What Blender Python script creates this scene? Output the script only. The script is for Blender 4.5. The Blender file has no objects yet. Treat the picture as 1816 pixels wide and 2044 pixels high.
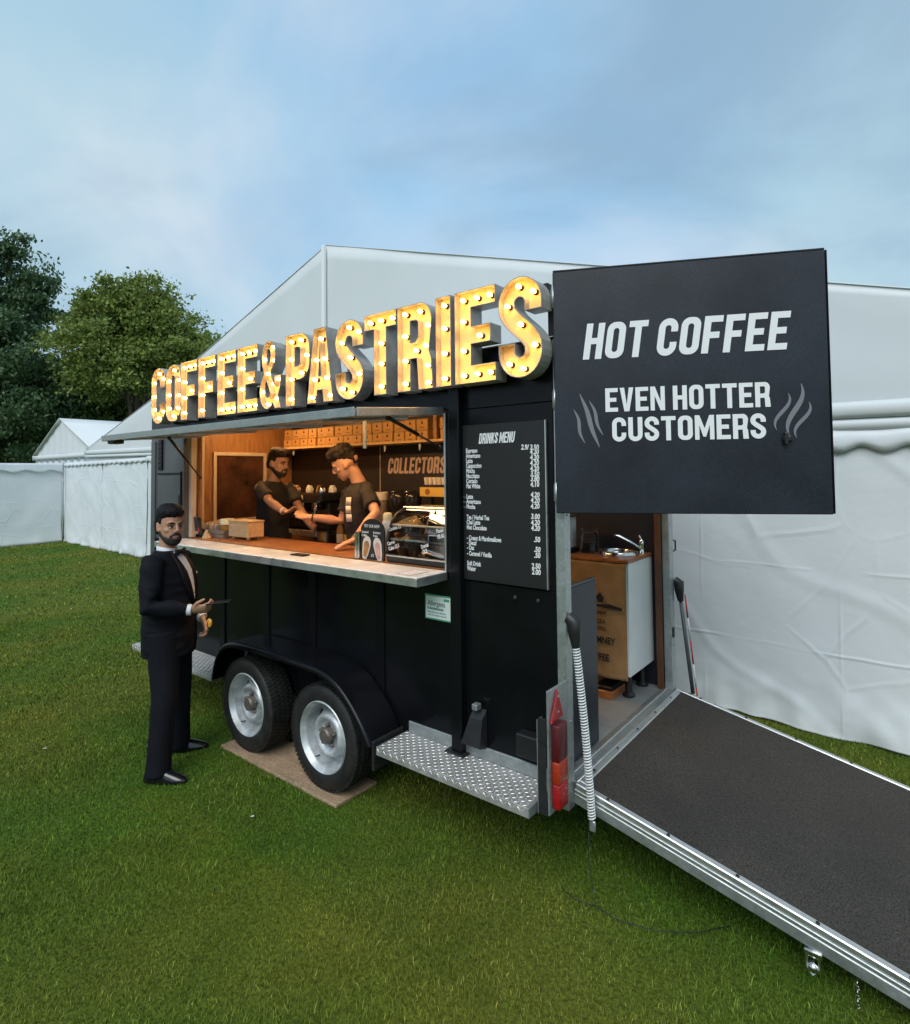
import bpy, bmesh, math, random
import numpy as np
from mathutils import Vector, Matrix, noise

R = math.radians
S = bpy.context.scene
COL = S.collection
random.seed(7)
rng = np.random.default_rng(11)

# ------------------------------------------------------------------ camera
cam_d = bpy.data.cameras.new('camera')
cam = bpy.data.objects.new('camera', cam_d)
COL.objects.link(cam)
CAM = Vector((1.391, -2.5142, 1.9579))
YAW, PITCH, ROLL, FPX = 0.66153, 0.036907, -0.010915, 1152.45
_r = Vector((math.cos(YAW), math.sin(YAW), 0))
_f = Vector((-math.sin(YAW) * math.cos(PITCH), math.cos(YAW) * math.cos(PITCH), math.sin(PITCH)))
_u = _r.cross(_f)
_r2 = _r * math.cos(ROLL) + _u * math.sin(ROLL)
_u2 = -_r * math.sin(ROLL) + _u * math.cos(ROLL)
_m = Matrix((_r2, _u2, -_f)).transposed().to_4x4()
_m.translation = CAM
cam.matrix_world = _m
cam_d.sensor_fit = 'HORIZONTAL'
cam_d.sensor_width = 36
cam_d.lens = FPX / 1816 * 36
cam_d.shift_x = (908 - 923.3) / 1816
cam_d.shift_y = (898.36 - 1021.7) / 1816
cam_d.clip_start = 0.05
cam_d.clip_end = 2000
S.camera = cam
S.render.resolution_x, S.render.resolution_y = 910, 1024

# ------------------------------------------------------------------ world: cloudy dusk sky
wd = bpy.data.worlds.new('World')
S.world = wd
wd.use_nodes = True
nt = wd.node_tree
nt.nodes.clear()
def N(t, **k):
    n = nt.nodes.new(t)
    for a, b in k.items():
        setattr(n, a, b)
    return n
def LK(a, b):
    nt.links.new(a, b)
def ramp(n, stops):
    e = n.color_ramp.elements
    while len(e) < len(stops):
        e.new(0.5)
    for q, (p, c) in zip(e, stops):
        q.position = p
        q.color = c if len(c) == 4 else (*c, 1)
SUN_EL, SUN_AZ = R(47), math.atan2(-0.93, 0.36)     # soft western light, behind the photographer
tc = N('ShaderNodeTexCoord')
sky = N('ShaderNodeTexSky', sky_type='NISHITA')
sky.sun_disc = False
sky.sun_elevation = SUN_EL
sky.sun_rotation = math.pi / 2 - SUN_AZ
skm = N('ShaderNodeVectorMath', operation='SCALE')
skm.inputs['Scale'].default_value = 0.085
LK(sky.outputs[0], skm.inputs[0])
sep = N('ShaderNodeSeparateXYZ')
LK(tc.outputs['Generated'], sep.inputs[0])
CL = [(11.62, 3.9, 19.31), (5.74, 11.76, 17.35), (11.02, 3.78, 5.2), (13.85, 4.25, 19.42)]      # where each cloud layer drifts
grad = N('ShaderNodeValToRGB')
ramp(grad, [(0.0, (0.60, 0.58, 0.62)), (0.10, (0.52, 0.57, 0.65)), (0.20, (0.34, 0.50, 0.66)), (0.40, (0.18, 0.42, 0.66)), (0.80, (0.15, 0.34, 0.56))])
LK(sep.outputs['Z'], grad.inputs[0])
m0 = N('ShaderNodeMixRGB'); m0.inputs[0].default_value = 0.15
LK(grad.outputs[0], m0.inputs[1]); LK(skm.outputs[0], m0.inputs[2])
# view direction laid on a flat cloud deck, so that clouds flatten towards the horizon
zadd = N('ShaderNodeMath', operation='ADD'); zadd.inputs[1].default_value = 0.42
LK(sep.outputs['Z'], zadd.inputs[0])
zmx = N('ShaderNodeMath', operation='MAXIMUM'); zmx.inputs[1].default_value = 0.42
LK(zadd.outputs[0], zmx.inputs[0])
dvx = N('ShaderNodeMath', operation='DIVIDE'); LK(sep.outputs['X'], dvx.inputs[0]); LK(zmx.outputs[0], dvx.inputs[1])
dvy = N('ShaderNodeMath', operation='DIVIDE'); LK(sep.outputs['Y'], dvy.inputs[0]); LK(zmx.outputs[0], dvy.inputs[1])
cmb = N('ShaderNodeCombineXYZ'); LK(dvx.outputs[0], cmb.inputs[0]); LK(dvy.outputs[0], cmb.inputs[1])
def cloud_layer(prev, offs, scale, lo, hi, amount, col, rough=0.5, dist=0.4, detail=6):
    o_ = N('ShaderNodeVectorMath', operation='ADD'); o_.inputs[1].default_value = offs
    LK(cmb.outputs[0], o_.inputs[0])
    n_ = N('ShaderNodeTexNoise'); n_.inputs['Scale'].default_value = scale; n_.inputs['Detail'].default_value = detail
    n_.inputs['Roughness'].default_value = rough; n_.inputs['Distortion'].default_value = dist
    LK(o_.outputs[0], n_.inputs['Vector'])
    r_ = N('ShaderNodeMapRange', interpolation_type='SMOOTHSTEP')
    r_.inputs['From Min'].default_value = lo; r_.inputs['From Max'].default_value = hi; r_.inputs['To Max'].default_value = amount
    LK(n_.outputs['Fac'], r_.inputs[0])
    x_ = N('ShaderNodeMixRGB'); x_.inputs[2].default_value = (*col, 1)
    LK(r_.outputs[0], x_.inputs[0]); LK(prev, x_.inputs[1])
    return x_.outputs[0]
sk_ = m0.outputs[0]
sk_ = cloud_layer(sk_, CL[0], 0.62, 0.33, 0.60, 0.82, (0.35, 0.48, 0.54), 0.5, 0.3)
sk_ = cloud_layer(sk_, CL[1], 1.0, 0.46, 0.70, 0.60, (0.56, 0.58, 0.62), 0.5, 0.4)
sk_ = cloud_layer(sk_, CL[2], 1.1, 0.46, 0.70, 0.72, (0.19, 0.29, 0.40), 0.55, 0.5)
sk_ = cloud_layer(sk_, CL[3], 2.2, 0.48, 0.76, 0.32, (0.22, 0.34, 0.50), 0.55, 0.6)
bg = N('ShaderNodeBackground'); bg.inputs['Strength'].default_value = 0.95
LK(sk_, bg.inputs['Color'])
ow = N('ShaderNodeOutputWorld'); LK(bg.outputs[0], ow.inputs[0])

# ------------------------------------------------------------------ soft overcast sun
sd = bpy.data.lights.new('sun', 'SUN')
sd.energy = 1.5
sd.angle = R(45)
sd.color = (1.0, 0.985, 0.96)
so = bpy.data.objects.new('sun', sd)
COL.objects.link(so)
sdir = Vector((math.cos(SUN_AZ) * math.cos(SUN_EL), math.sin(SUN_AZ) * math.cos(SUN_EL), math.sin(SUN_EL)))
so.rotation_euler = (-sdir).to_track_quat('-Z', 'Y').to_euler()
so.location = (2, -8, 9)

S.view_settings.view_transform = 'Standard'
S.view_settings.look = 'None'
S.view_settings.exposure = 0.6
S.view_settings.gamma = 1
S.render.engine = 'CYCLES'
S.cycles.use_denoising = True
S.cycles.max_bounces = 7
S.cycles.diffuse_bounces = 4
S.cycles.glossy_bounces = 3
S.cycles.transmission_bounces = 6
S.cycles.transparent_max_bounces = 8
S.cycles.caustics_reflective = False
S.cycles.caustics_refractive = False
S.cycles.sample_clamp_indirect = 4

# ================================================================== helpers
MATS = {}
def mat(name, col, rough=0.5, metal=0.0, var=0.0, vs=6.0, bump=0.0, bs=60.0, spec=0.5, coat=0.0, emit=None, es=0.0,
        rvar=0.0, sub=0.0, col2=None, stretch=None, trans=0.0, speck=None):
    m = bpy.data.materials.new(name)
    m.use_nodes = True
    t = m.node_tree
    b = t.nodes['Principled BSDF']
    b.inputs['Base Color'].default_value = (*col, 1)
    b.inputs['Roughness'].default_value = rough
    b.inputs['Metallic'].default_value = metal
    b.inputs['Specular IOR Level'].default_value = spec
    b.inputs['Coat Weight'].default_value = coat
    b.inputs['Transmission Weight'].default_value = trans
    if emit:
        b.inputs['Emission Color'].default_value = (*emit, 1)
        b.inputs['Emission Strength'].default_value = es
    tcn = t.nodes.new('ShaderNodeTexCoord')
    vec = tcn.outputs['Object']
    if stretch:
        mp = t.nodes.new('ShaderNodeMapping')
        mp.inputs['Scale'].default_value = stretch
        t.links.new(vec, mp.inputs[0])
        vec = mp.outputs[0]
    if var or rvar or col2:
        n = t.nodes.new('ShaderNodeTexNoise')
        n.inputs['Scale'].default_value = vs
        n.inputs['Detail'].default_value = 6
        n.inputs['Roughness'].default_value = 0.62
        t.links.new(vec, n.inputs['Vector'])
        rp = t.nodes.new('ShaderNodeValToRGB')
        c2 = col2 or tuple(min(1, c * (1 + var)) for c in col)
        c1 = tuple(c * (1 - var) for c in col)
        ramp(rp, [(0.3, c1), (0.7, c2)])
        t.links.new(n.outputs['Fac'], rp.inputs[0])
        if var or col2:
            t.links.new(rp.outputs[0], b.inputs['Base Color'])
        if rvar:
            mr = t.nodes.new('ShaderNodeMapRange')
            mr.inputs['From Min'].default_value = 0.3
            mr.inputs['From Max'].default_value = 0.7
            mr.inputs['To Min'].default_value = max(0.02, rough - rvar)
            mr.inputs['To Max'].default_value = min(1, rough + rvar)
            t.links.new(n.outputs['Fac'], mr.inputs[0])
            t.links.new(mr.outputs[0], b.inputs['Roughness'])
    if bump:
        n = t.nodes.new('ShaderNodeTexNoise')
        n.inputs['Scale'].default_value = bs
        n.inputs['Detail'].default_value = 5
        t.links.new(vec, n.inputs['Vector'])
        bp = t.nodes.new('ShaderNodeBump')
        bp.inputs['Strength'].default_value = bump
        bp.inputs['Distance'].default_value = 0.01
        t.links.new(n.outputs['Fac'], bp.inputs['Height'])
        t.links.new(bp.outputs[0], b.inputs['Normal'])
    if speck:            # grit, dust and worn flecks on top of the base colour
        n = t.nodes.new('ShaderNodeTexNoise')
        n.inputs['Scale'].default_value = speck[0]
        n.inputs['Detail'].default_value = 3
        t.links.new(vec, n.inputs['Vector'])
        mr = t.nodes.new('ShaderNodeMapRange')
        mr.inputs['From Min'].default_value = 0.35
        mr.inputs['From Max'].default_value = 0.68
        mr.inputs['To Min'].default_value = 1 - speck[1]
        mr.inputs['To Max'].default_value = 1 + speck[1]
        t.links.new(n.outputs['Fac'], mr.inputs[0])
        mx = t.nodes.new('ShaderNodeMixRGB'); mx.blend_type = 'MULTIPLY'; mx.inputs[0].default_value = 1
        if b.inputs['Base Color'].links: t.links.new(b.inputs['Base Color'].links[0].from_socket, mx.inputs[1])
        else: mx.inputs[1].default_value = (*col, 1)
        t.links.new(mr.outputs[0], mx.inputs[2])
        t.links.new(mx.outputs[0], b.inputs['Base Color'])
    MATS[name] = m
    return m

def set_props(o, label=None, cat=None, group=None, kind=None):
    if label: o['label'] = label
    if cat: o['category'] = cat
    if group: o['group'] = group
    if kind: o['kind'] = kind
    return o

def attach(o, parent):
    if parent is not None:
        o.parent = parent
        if parent.type == 'EMPTY':
            o.matrix_parent_inverse = parent.matrix_basis.inverted()

def thing(name, label, cat, loc=(0, 0, 0), group=None):
    o = bpy.data.objects.new(name, None)
    o.empty_display_size = 0.1
    o.location = loc
    o.matrix_basis = Matrix.Translation(Vector(loc))
    COL.objects.link(o)
    return set_props(o, label, cat, group)

def obj(name, me, m, parent=None):
    o = bpy.data.objects.new(name, me)
    if m is not None and len(me.materials) == 0:
        me.materials.append(MATS[m] if isinstance(m, str) else m)
    COL.objects.link(o)
    attach(o, parent)
    return o

def bmo(name, bm, m, parent=None, smooth=False, mtx=None, ang=None):
    bmesh.ops.recalc_face_normals(bm, faces=bm.faces)
    me = bpy.data.meshes.new(name)
    if mtx is not None:
        bm.transform(mtx)
    bm.to_mesh(me)
    bm.free()
    if smooth:
        me.polygons.foreach_set('use_smooth', [True] * len(me.polygons))
        if ang:
            me.set_sharp_from_angle(angle=R(ang))
    return obj(name, me, m, parent)

def bx(bm, x0, x1, y0, y1, z0, z1, b=0.0, mtx=None, seg=1):
    r = bmesh.ops.create_cube(bm, size=1)
    vs = r['verts']
    for v in vs:
        v.co = Vector(((x0 + x1) / 2 + v.co.x * (x1 - x0), (y0 + y1) / 2 + v.co.y * (y1 - y0), (z0 + z1) / 2 + v.co.z * (z1 - z0)))
    if b:
        es = list({e for v in vs for e in v.link_edges})
        r2_ = bmesh.ops.bevel(bm, geom=es, offset=b, segments=seg, affect='EDGES', profile=0.5)
        vs = list({v for f in r2_['faces'] for v in f.verts} | {v for v in vs if v.is_valid})
    if mtx is not None:
        for v in vs:
            v.co = mtx @ v.co
    return vs

def B(name, x0, x1, y0, y1, z0, z1, m, parent=None, b=0.003, mtx=None, seg=1):
    bm = bmesh.new()
    bx(bm, min(x0, x1), max(x0, x1), min(y0, y1), max(y0, y1), min(z0, z1), max(z0, z1), b, mtx, seg)
    return bmo(name, bm, m, parent)

def tube(bm, pts, r, n=10, cap=True, ell=None):
    """loft circles along a polyline; r a number or a list; ell=(scale along a fixed axis, axis)"""
    pts = [Vector(p) for p in pts]
    k = len(pts)
    rs = r if isinstance(r, (list, tuple)) else [r] * k
    rings = []
    prev = None
    for i, p in enumerate(pts):
        d = (pts[min(i + 1, k - 1)] - pts[max(i - 1, 0)]).normalized()
        if prev is None:
            a = Vector((0, 0, 1)) if abs(d.z) < 0.9 else Vector((1, 0, 0))
            x = d.cross(a).normalized()
        else:
            x = (prev - d * prev.dot(d)).normalized()
        prev = x
        y = d.cross(x)
        ring = []
        for j in range(n):
            t = 2 * math.pi * j / n
            o = (x * math.cos(t) + y * math.sin(t)) * rs[i]
            if ell:
                ax = Vector(ell[1])
                o = o + ax * o.dot(ax) * (ell[0] - 1)
            ring.append(bm.verts.new(p + o))
        rings.append(ring)
    for a, b in zip(rings, rings[1:]):
        for j in range(n):
            bm.faces.new((a[j], a[(j + 1) % n], b[(j + 1) % n], b[j]))
    if cap:
        bm.faces.new(rings[0][::-1])
        bm.faces.new(rings[-1])
    return rings

def loft(bm, secs, n=20, mtx=None, power=2.0):
    """secs: (z, cx, cy, rx, ry) horizontal superellipses"""
    rings = []
    for z, cx, cy, rx, ry in secs:
        ring = []
        for j in range(n):
            t = 2 * math.pi * j / n
            c, s = math.cos(t), math.sin(t)
            p = Vector((cx + rx * math.copysign(abs(c) ** (2 / power), c), cy + ry * math.copysign(abs(s) ** (2 / power), s), z))
            ring.append(bm.verts.new(mtx @ p if mtx is not None else p))
        rings.append(ring)
    for a, b in zip(rings, rings[1:]):
        for j in range(n):
            bm.faces.new((a[j], a[(j + 1) % n], b[(j + 1) % n], b[j]))
    bm.faces.new(rings[0][::-1])
    bm.faces.new(rings[-1])
    return rings

def lathe(bm, prof, origin, axis='Z', n=24, closed=False):
    origin = Vector(origin)
    rings = []
    for r, h in prof:
        ring = []
        for j in range(n):
            t = 2 * math.pi * j / n
            c, s = r * math.cos(t), r * math.sin(t)
            v = {'Z': Vector((c, s, h)), 'Y': Vector((c, h, s)), 'X': Vector((h, c, s))}[axis]
            ring.append(bm.verts.new(origin + v))
        rings.append(ring)
    for a, b in zip(rings, rings[1:]):
        for j in range(n):
            bm.faces.new((a[j], a[(j + 1) % n], b[(j + 1) % n], b[j]))
    if closed:
        a, b = rings[-1], rings[0]
        for j in range(n):
            bm.faces.new((a[j], a[(j + 1) % n], b[(j + 1) % n], b[j]))
    else:
        if prof[0][0] > 1e-6: bm.faces.new(rings[0][::-1])
        if prof[-1][0] > 1e-6: bm.faces.new(rings[-1])
    return rings

def dup(root, delta=None, label=None, group=None, mtx=None):
    r = root.copy()
    COL.objects.link(r)
    if mtx is not None: r.matrix_basis = mtx
    elif delta is not None: r.location = root.location + Vector(delta)
    if label: r['label'] = label
    if group: r['group'] = group
    for ch in list(root.children):
        c = ch.copy(); COL.objects.link(c); c.parent = r
        for g in ch.children:
            d = g.copy(); COL.objects.link(d); d.parent = c
    return r

# ------------------------------------------------------------------ block lettering
def arc(cx, cy, rx, ry, a0, a1, n=8):
    return [(cx + rx * math.cos(R(a0 + (a1 - a0) * i / n)), cy + ry * math.sin(R(a0 + (a1 - a0) * i / n))) for i in range(n + 1)]
def rrect(x0, y0, x1, y1, r, n=6):
    r = min(r, (x1 - x0) / 2 - 1e-4, (y1 - y0) / 2 - 1e-4)
    return arc(x1 - r, y1 - r, r, r, 0, 90, n) + arc(x0 + r, y1 - r, r, r, 90, 180, n) + arc(x0 + r, y0 + r, r, r, 180, 270, n) + arc(x1 - r, y0 + r, r, r, 270, 360, n)
def ribbon(pts, t):
    L_, R_ = [], []
    k = len(pts)
    for i, (x, y) in enumerate(pts):
        a = pts[max(i - 1, 0)]; b = pts[min(i + 1, k - 1)]
        dx, dy = b[0] - a[0], b[1] - a[1]
        l = math.hypot(dx, dy) or 1
        L_.append((x - dy / l * t / 2, y + dx / l * t / 2))
        R_.append((x + dy / l * t / 2, y - dx / l * t / 2))
    return L_ + R_[::-1]
def glyph(ch, w=0.53, t=0.185):
    h = t * 0.92
    if ch == 'I': return [[(0, 0), (t, 0), (t, 1), (0, 1)]], t
    if ch == 'E': return [[(0, 0), (w * .93, 0), (w * .93, h), (t, h), (t, .42), (w * .82, .42), (w * .82, .42 + h), (t, .42 + h), (t, 1 - h), (w * .93, 1 - h), (w * .93, 1), (0, 1)]], w * .93
    if ch == 'F': return [[(0, 0), (t, 0), (t, .40), (w * .82, .40), (w * .82, .40 + h), (t, .40 + h), (t, 1 - h), (w * .93, 1 - h), (w * .93, 1), (0, 1)]], w * .93
    if ch == 'L': return [[(0, 0), (w * .86, 0), (w * .86, h), (t, h), (t, 1), (0, 1)]], w * .86
    if ch == 'T': return [[(w / 2 - t / 2, 0), (w / 2 + t / 2, 0), (w / 2 + t / 2, 1 - h), (w, 1 - h), (w, 1), (0, 1), (0, 1 - h), (w / 2 - t / 2, 1 - h)]], w
    if ch == 'H': return [[(0, 0), (t, 0), (t, .42), (w - t, .42), (w - t, 0), (w, 0), (w, 1), (w - t, 1), (w - t, .42 + h), (t, .42 + h), (t, 1), (0, 1)]], w
    if ch == 'N':
        w = w * 1.04
        return [[(0, 0), (t * .92, 0), (t * .92, .62), (w - t, 0), (w, 0), (w, 1), (w - t * .92, 1), (w - t * .92, .38), (t, 1), (0, 1)]], w
    if ch == 'M':
        w = w * 1.3
        return [[(0, 0), (t * .9, 0), (t * .9, .6), (w / 2 - t * .3, .12), (w / 2 + t * .3, .12), (w - t * .9, .6), (w - t * .9, 0), (w, 0), (w, 1), (w - t * .95, 1), (w / 2, .46), (t * .95, 1), (0, 1)]], w
    if ch == 'V': return [[(w / 2 - t * .55, 0), (w / 2 + t * .55, 0), (w, 1), (w - t, 1), (w / 2, .27), (t, 1), (0, 1)]], w
    if ch == 'K': return [[(0, 0), (t, 0), (t, .33), (t * 1.25, .42), (w - t * .95, 0), (w + .02, 0), (t * 1.95, .56), (w, 1), (w - t, 1), (t, .6), (t, 1), (0, 1)]], w
    if ch == 'A':
        w = w * 1.04
        return [[(0, 0), (t * .95, 0), (t * 1.08, .17), (w - t * 1.08, .17), (w - t * .95, 0), (w, 0), (w / 2 + t * .62, 1), (w / 2 - t * .62, 1)],
                [(t * 1.22, .17 + h), (w / 2, .80), (w - t * 1.22, .17 + h)]], w
    r = w * 0.42
    if ch == 'O': return [rrect(0, 0, w, 1, r), rrect(t, h, w - t, 1 - h, r - t * .5)], w
    if ch == 'D': return [[(0, 0)] + arc(w - r, r, r, r, 270, 360) + arc(w - r, 1 - r, r, r, 0, 90) + [(0, 1)], [(t, h)] + arc(w - t - .06, h + .06, .06, .06, 270, 360) + arc(w - t - .06, 1 - h - .06, .06, .06, 0, 90) + [(t, 1 - h)]], w
    q = (w - t) / 2 * .98
    if ch == 'U': return [ribbon([(t / 2, 1), (t / 2, .7), (t / 2, h / 2 + q)] + arc(w / 2, h / 2 + q, w / 2 - t / 2, q, 180, 360, 14) + [(w - t / 2, .7), (w - t / 2, 1)], t)], w
    if ch == 'C': return [ribbon([(w - t / 2, .64), (w - t / 2, 1 - h / 2 - q)] + arc(w / 2, 1 - h / 2 - q, w / 2 - t / 2, q, 0, 180, 14) + [(t / 2, .5)] + arc(w / 2, h / 2 + q, w / 2 - t / 2, q, 180, 360, 14) + [(w - t / 2, .36)], t)], w
    if ch == 'S':
        a = arc(w / 2, 1 - h / 2 - q, w / 2 - t / 2, q, 0, 180, 14)
        mid = []
        for i in range(1, 12):
            u = i / 12
            s = u * u * (3 - 2 * u)
            mid.append((t / 2 + (w - t) * s, 1 - h / 2 - q - .03 - u * (1 - h - 2 * q - .06)))
        b = arc(w / 2, h / 2 + q, w / 2 - t / 2, q, 0, -180, 14)
        return [ribbon([(w - t / 2, .66)] + a + mid + b + [(t / 2, .34)], t)], w
    if ch == 'P': return [[(0, 0), (t, 0), (t, .36)] + arc(w - r, .36 + r, r, r, 270, 360) + arc(w - r, 1 - r, r, r, 0, 90) + [(0, 1)],
                          [(t, .36 + h)] + arc(w - t - .05, .41 + h, .05, .05, 270, 360, 4) + arc(w - t - .05, .95 - h, .05, .05, 0, 90, 4) + [(t, 1 - h)]], w
    if ch == 'R': return [[(0, 0), (t, 0), (t, .37), (w - t * 1.12, .37), (w - t, 0), (w + .015, 0), (w - .01, .34), (w - .045, .44)] + arc(w - r * .8, 1 - r, r * .8, r, 0, 90) + [(0, 1)],
                          [(t, .37 + h), (w - t - .05, .37 + h), (w - t, .42 + h)] + arc(w - t - .05, .95 - h, .05, .05, 0, 90, 4) + [(t, 1 - h)]], w
    if ch == "'": return [[(0.04, .72), (t * .8, .72), (t, 1), (0, 1)]], t
    if ch == '&':
        return [[(.62, 0), (.45, 0), (.40, .09), (.33, .03), (.24, 0), (.14, .02), (.05, .09), (.01, .2), (.01, .3), (.05, .42), (.14, .53), (.08, .66), (.07, .78), (.10, .9), (.18, .975), (.28, 1.0), (.38, .97), (.45, .89), (.47, .78), (.44, .67), (.32, .53), (.42, .34), (.45, .40), (.455, .47), (.62, .47), (.61, .32), (.535, .17)],
                [(.215, .78), (.23, .86), (.27, .885), (.32, .86), (.335, .78), (.31, .69), (.25, .62), (.225, .69)],
                [(.215, .42), (.165, .34), (.16, .25), (.19, .18), (.25, .155), (.305, .185), (.325, .225)]], .62
    return [], w * .6

def text_loops(word, height, gap=0.09, w=0.53, t=0.185, shear=0.0, width=None):
    loops, x = [], 0
    for ch in word:
        if ch == ' ':
            x += w * .42
            continue
        g, a = glyph(ch, w, t)
        for lp in g:
            loops.append([(x + px, py) for px, py in lp])
        x += a + gap
    tot = x - gap
    sx = (width / tot) if width else height
    return [[(px * sx + py * shear * height, py * height) for px, py in lp] for lp in loops], tot * sx

def fill_mesh(name, loops, depth=0.0008):
    cu = bpy.data.curves.new(name, 'CURVE')
    cu.dimensions = '2D'
    cu.fill_mode = 'BOTH'
    cu.extrude = depth
    for lp in loops:
        sp = cu.splines.new('POLY')
        sp.points.add(len(lp) - 1)
        for p, (x, y) in zip(sp.points, lp):
            p.co = (x, y, 0, 1)
        sp.use_cyclic_u = True
    o = bpy.data.objects.new(name, cu)
    me = bpy.data.meshes.new_from_object(o)
    bpy.data.objects.remove(o)
    me.name = name
    return me

def plane_mtx(origin, ux, uy):
    ux = Vector(ux).normalized(); uy = Vector(uy).normalized()
    m = Matrix((ux, uy, ux.cross(uy))).transposed().to_4x4()
    m.translation = Vector(origin)
    return m

def block_text(name, word, m, parent, mtx, height, shear=0, width=None, **k):
    loops, w_ = text_loops(word, height, shear=shear, width=width, **k)
    me = fill_mesh(name, loops)
    me.transform(mtx)
    return obj(name, me, m, parent)

def font_text(name, body, m, parent, mtx, size, sx=1.0, shear=0, bold=0.0, align='LEFT', line=1.0):
    cu = bpy.data.curves.new(name, 'FONT')
    cu.body = body
    cu.size = size
    cu.shear = shear
    cu.offset = bold
    cu.align_x = align
    cu.space_line = line
    cu.extrude = 0.0004
    cu.resolution_u = 3
    o = bpy.data.objects.new(name, cu)
    me = bpy.data.meshes.new_from_object(o)
    bpy.data.objects.remove(o)
    me.name = name
    me.transform(mtx @ Matrix.Diagonal((sx, 1, 1, 1)))
    return obj(name, me, m, parent)

SIDE = lambda x, z, y=-0.003: plane_mtx((x, y, z), (1, 0, 0), (0, 0, 1))     # lettering on a wall that faces -y

# ------------------------------------------------------------------ materials
mat('black_paint', (0.0045, 0.005, 0.0065), 0.22, var=0.3, vs=3, bump=0.05, bs=9, rvar=0.08, spec=0.22)
mat('black_rib', (0.004, 0.004, 0.005), 0.4, spec=.15)
mat('grey_paint_and_sheen', (0.075, 0.08, 0.085), 0.35, var=0.15, vs=4)  # grey of small fittings; also sky sheen painted onto the black front section
mat('navy_panel', (0.014, 0.018, 0.027), 0.36, speck=(210, .45), var=0.4, vs=2.2, bump=0.10, bs=300, rvar=.06, spec=.4)
mat('black_plastic', (0.012, 0.012, 0.013), 0.42, bump=0.05, bs=200)
mat('rubber', (0.012, 0.0115, 0.011), 0.62, speck=(14, .5), var=0.3, vs=30, bump=0.15, bs=120)
mat('galvanised', (0.42, 0.45, 0.45), 0.42, 0.75, speck=(60, .10), var=0.10, vs=14, bump=0.06, bs=80, rvar=0.12)
mat('aluminium', (0.62, 0.64, 0.64), 0.33, 0.85, var=0.12, vs=12, rvar=0.1)
mat('checker_alu', (0.46, 0.45, 0.43), 0.45, 0.55, var=0.2, vs=14, rvar=0.12)
mat('rim_silver', (0.50, 0.53, 0.54), 0.42, 0.45, var=0.16, vs=16, rvar=0.1, speck=(11, .3))
mat('tread_silver', (0.66, 0.65, 0.62), 0.45, 0.5)
mat('hub_steel', (0.20, 0.17, 0.15), 0.5, 0.6, var=0.3, vs=40)
mat('dark_steel', (0.03, 0.032, 0.035), 0.5, 0.5, var=0.3, vs=15)
mat('plywood', (0.36, 0.25, 0.155), 0.75, speck=(45, .3), var=0.25, vs=7, bump=0.1, bs=40, stretch=(1, 5, 5))
mat('varnished_wood', (0.30, 0.115, 0.038), 0.34, var=0.35, vs=9, bump=0.06, bs=30, stretch=(1, 6, 6))
mat('dark_wood', (0.11, 0.045, 0.022), 0.45, var=0.3, vs=9, stretch=(6, 6, 1))
mat('ply_wall', (0.30, 0.15, 0.06), 0.5, var=0.3, vs=5, stretch=(6, 6, 1))
mat('pale_wood', (0.55, 0.37, 0.19), 0.6, var=0.2, vs=8, stretch=(1, 6, 6))
mat('grey_wood', (0.24, 0.20, 0.16), 0.75, var=0.3, vs=10, stretch=(1, 8, 8))
mat('batten', (0.55, 0.47, 0.38), 0.6, var=0.12, vs=8)
mat('kraft_box', (0.50, 0.29, 0.11), 0.7, var=0.12, vs=9)
mat('ink', (0.015, 0.013, 0.012), 0.7)
mat('white_laminate', (0.74, 0.75, 0.74), 0.3, var=0.06, vs=4)
mat('counter_top', (0.76, 0.77, 0.76), 0.22, 0.0, var=0.08, vs=6, rvar=0.06)
mat('white_vinyl', (0.80, 0.81, 0.82), 0.5)
mat('grey_vinyl', (0.18, 0.19, 0.21), 0.5)
mat('pink_vinyl', (0.55, 0.42, 0.37), 0.5)
mat('chalk', (0.82, 0.82, 0.80), 0.8)
mat('green_vinyl', (0.07, 0.30, 0.17), 0.5)
mat('mint_white', (0.66, 0.76, 0.71), 0.5)
mat('grey_print', (0.13, 0.20, 0.18), 0.6)
mat('red_lens', (0.34, 0.004, 0.008), 0.22, bump=0.5, bs=190, coat=0.25, var=.25, vs=30)
mat('dark_red_lens', (0.085, 0.003, 0.007), 0.24, bump=0.5, bs=190, coat=0.25)
mat('amber_lens', (0.36, 0.028, 0.004), 0.24, bump=0.5, bs=190, coat=0.25)
mat('amber_disc', (0.80, 0.36, 0.03), 0.25, coat=0.4)
mat('ramp_deck', (0.052, 0.046, 0.039), 0.7, var=0.22, vs=2.4, bump=0.6, bs=380, rvar=0.08, spec=.25, speck=(150, .55))
mat('floor_grey', (0.22, 0.23, 0.22), 0.55, var=0.15, vs=10, bump=0.05, bs=200)
mat('hessian', (0.33, 0.20, 0.085), 0.9, var=0.16, vs=9, bump=0.4, bs=420)
mat('steel', (0.62, 0.62, 0.61), 0.2, 1.0, rvar=0.06, vs=30)
mat('chrome', (0.75, 0.75, 0.75), 0.1, 1.0)
mat('glass', (0.95, 0.97, 0.97), 0.03, trans=1.0)
MATS['glass'].node_tree.nodes['Principled BSDF'].inputs['IOR'].default_value = 1.15
mat('letter_face', (0.92, 0.63, 0.27), 0.5, var=0.05, vs=20)
mat('letter_side', (0.38, 0.36, 0.33), 0.45, 0.25, var=0.2, vs=18)
mat('bulb_glow', (1, 0.8, 0.5), 0.3, emit=(1.0, 0.51, 0.12), es=23.0)
mat('bulb_socket', (0.05, 0.03, 0.018), 0.4, 0.6)
mat('lamp_glow', (1, 0.9, 0.75), 0.3, emit=(1.0, 0.53, 0.19), es=60.0)
mat('cabinet_glow', (1, 0.9, 0.75), 0.3, emit=(1.0, 0.66, 0.34), es=4.0)
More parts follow.
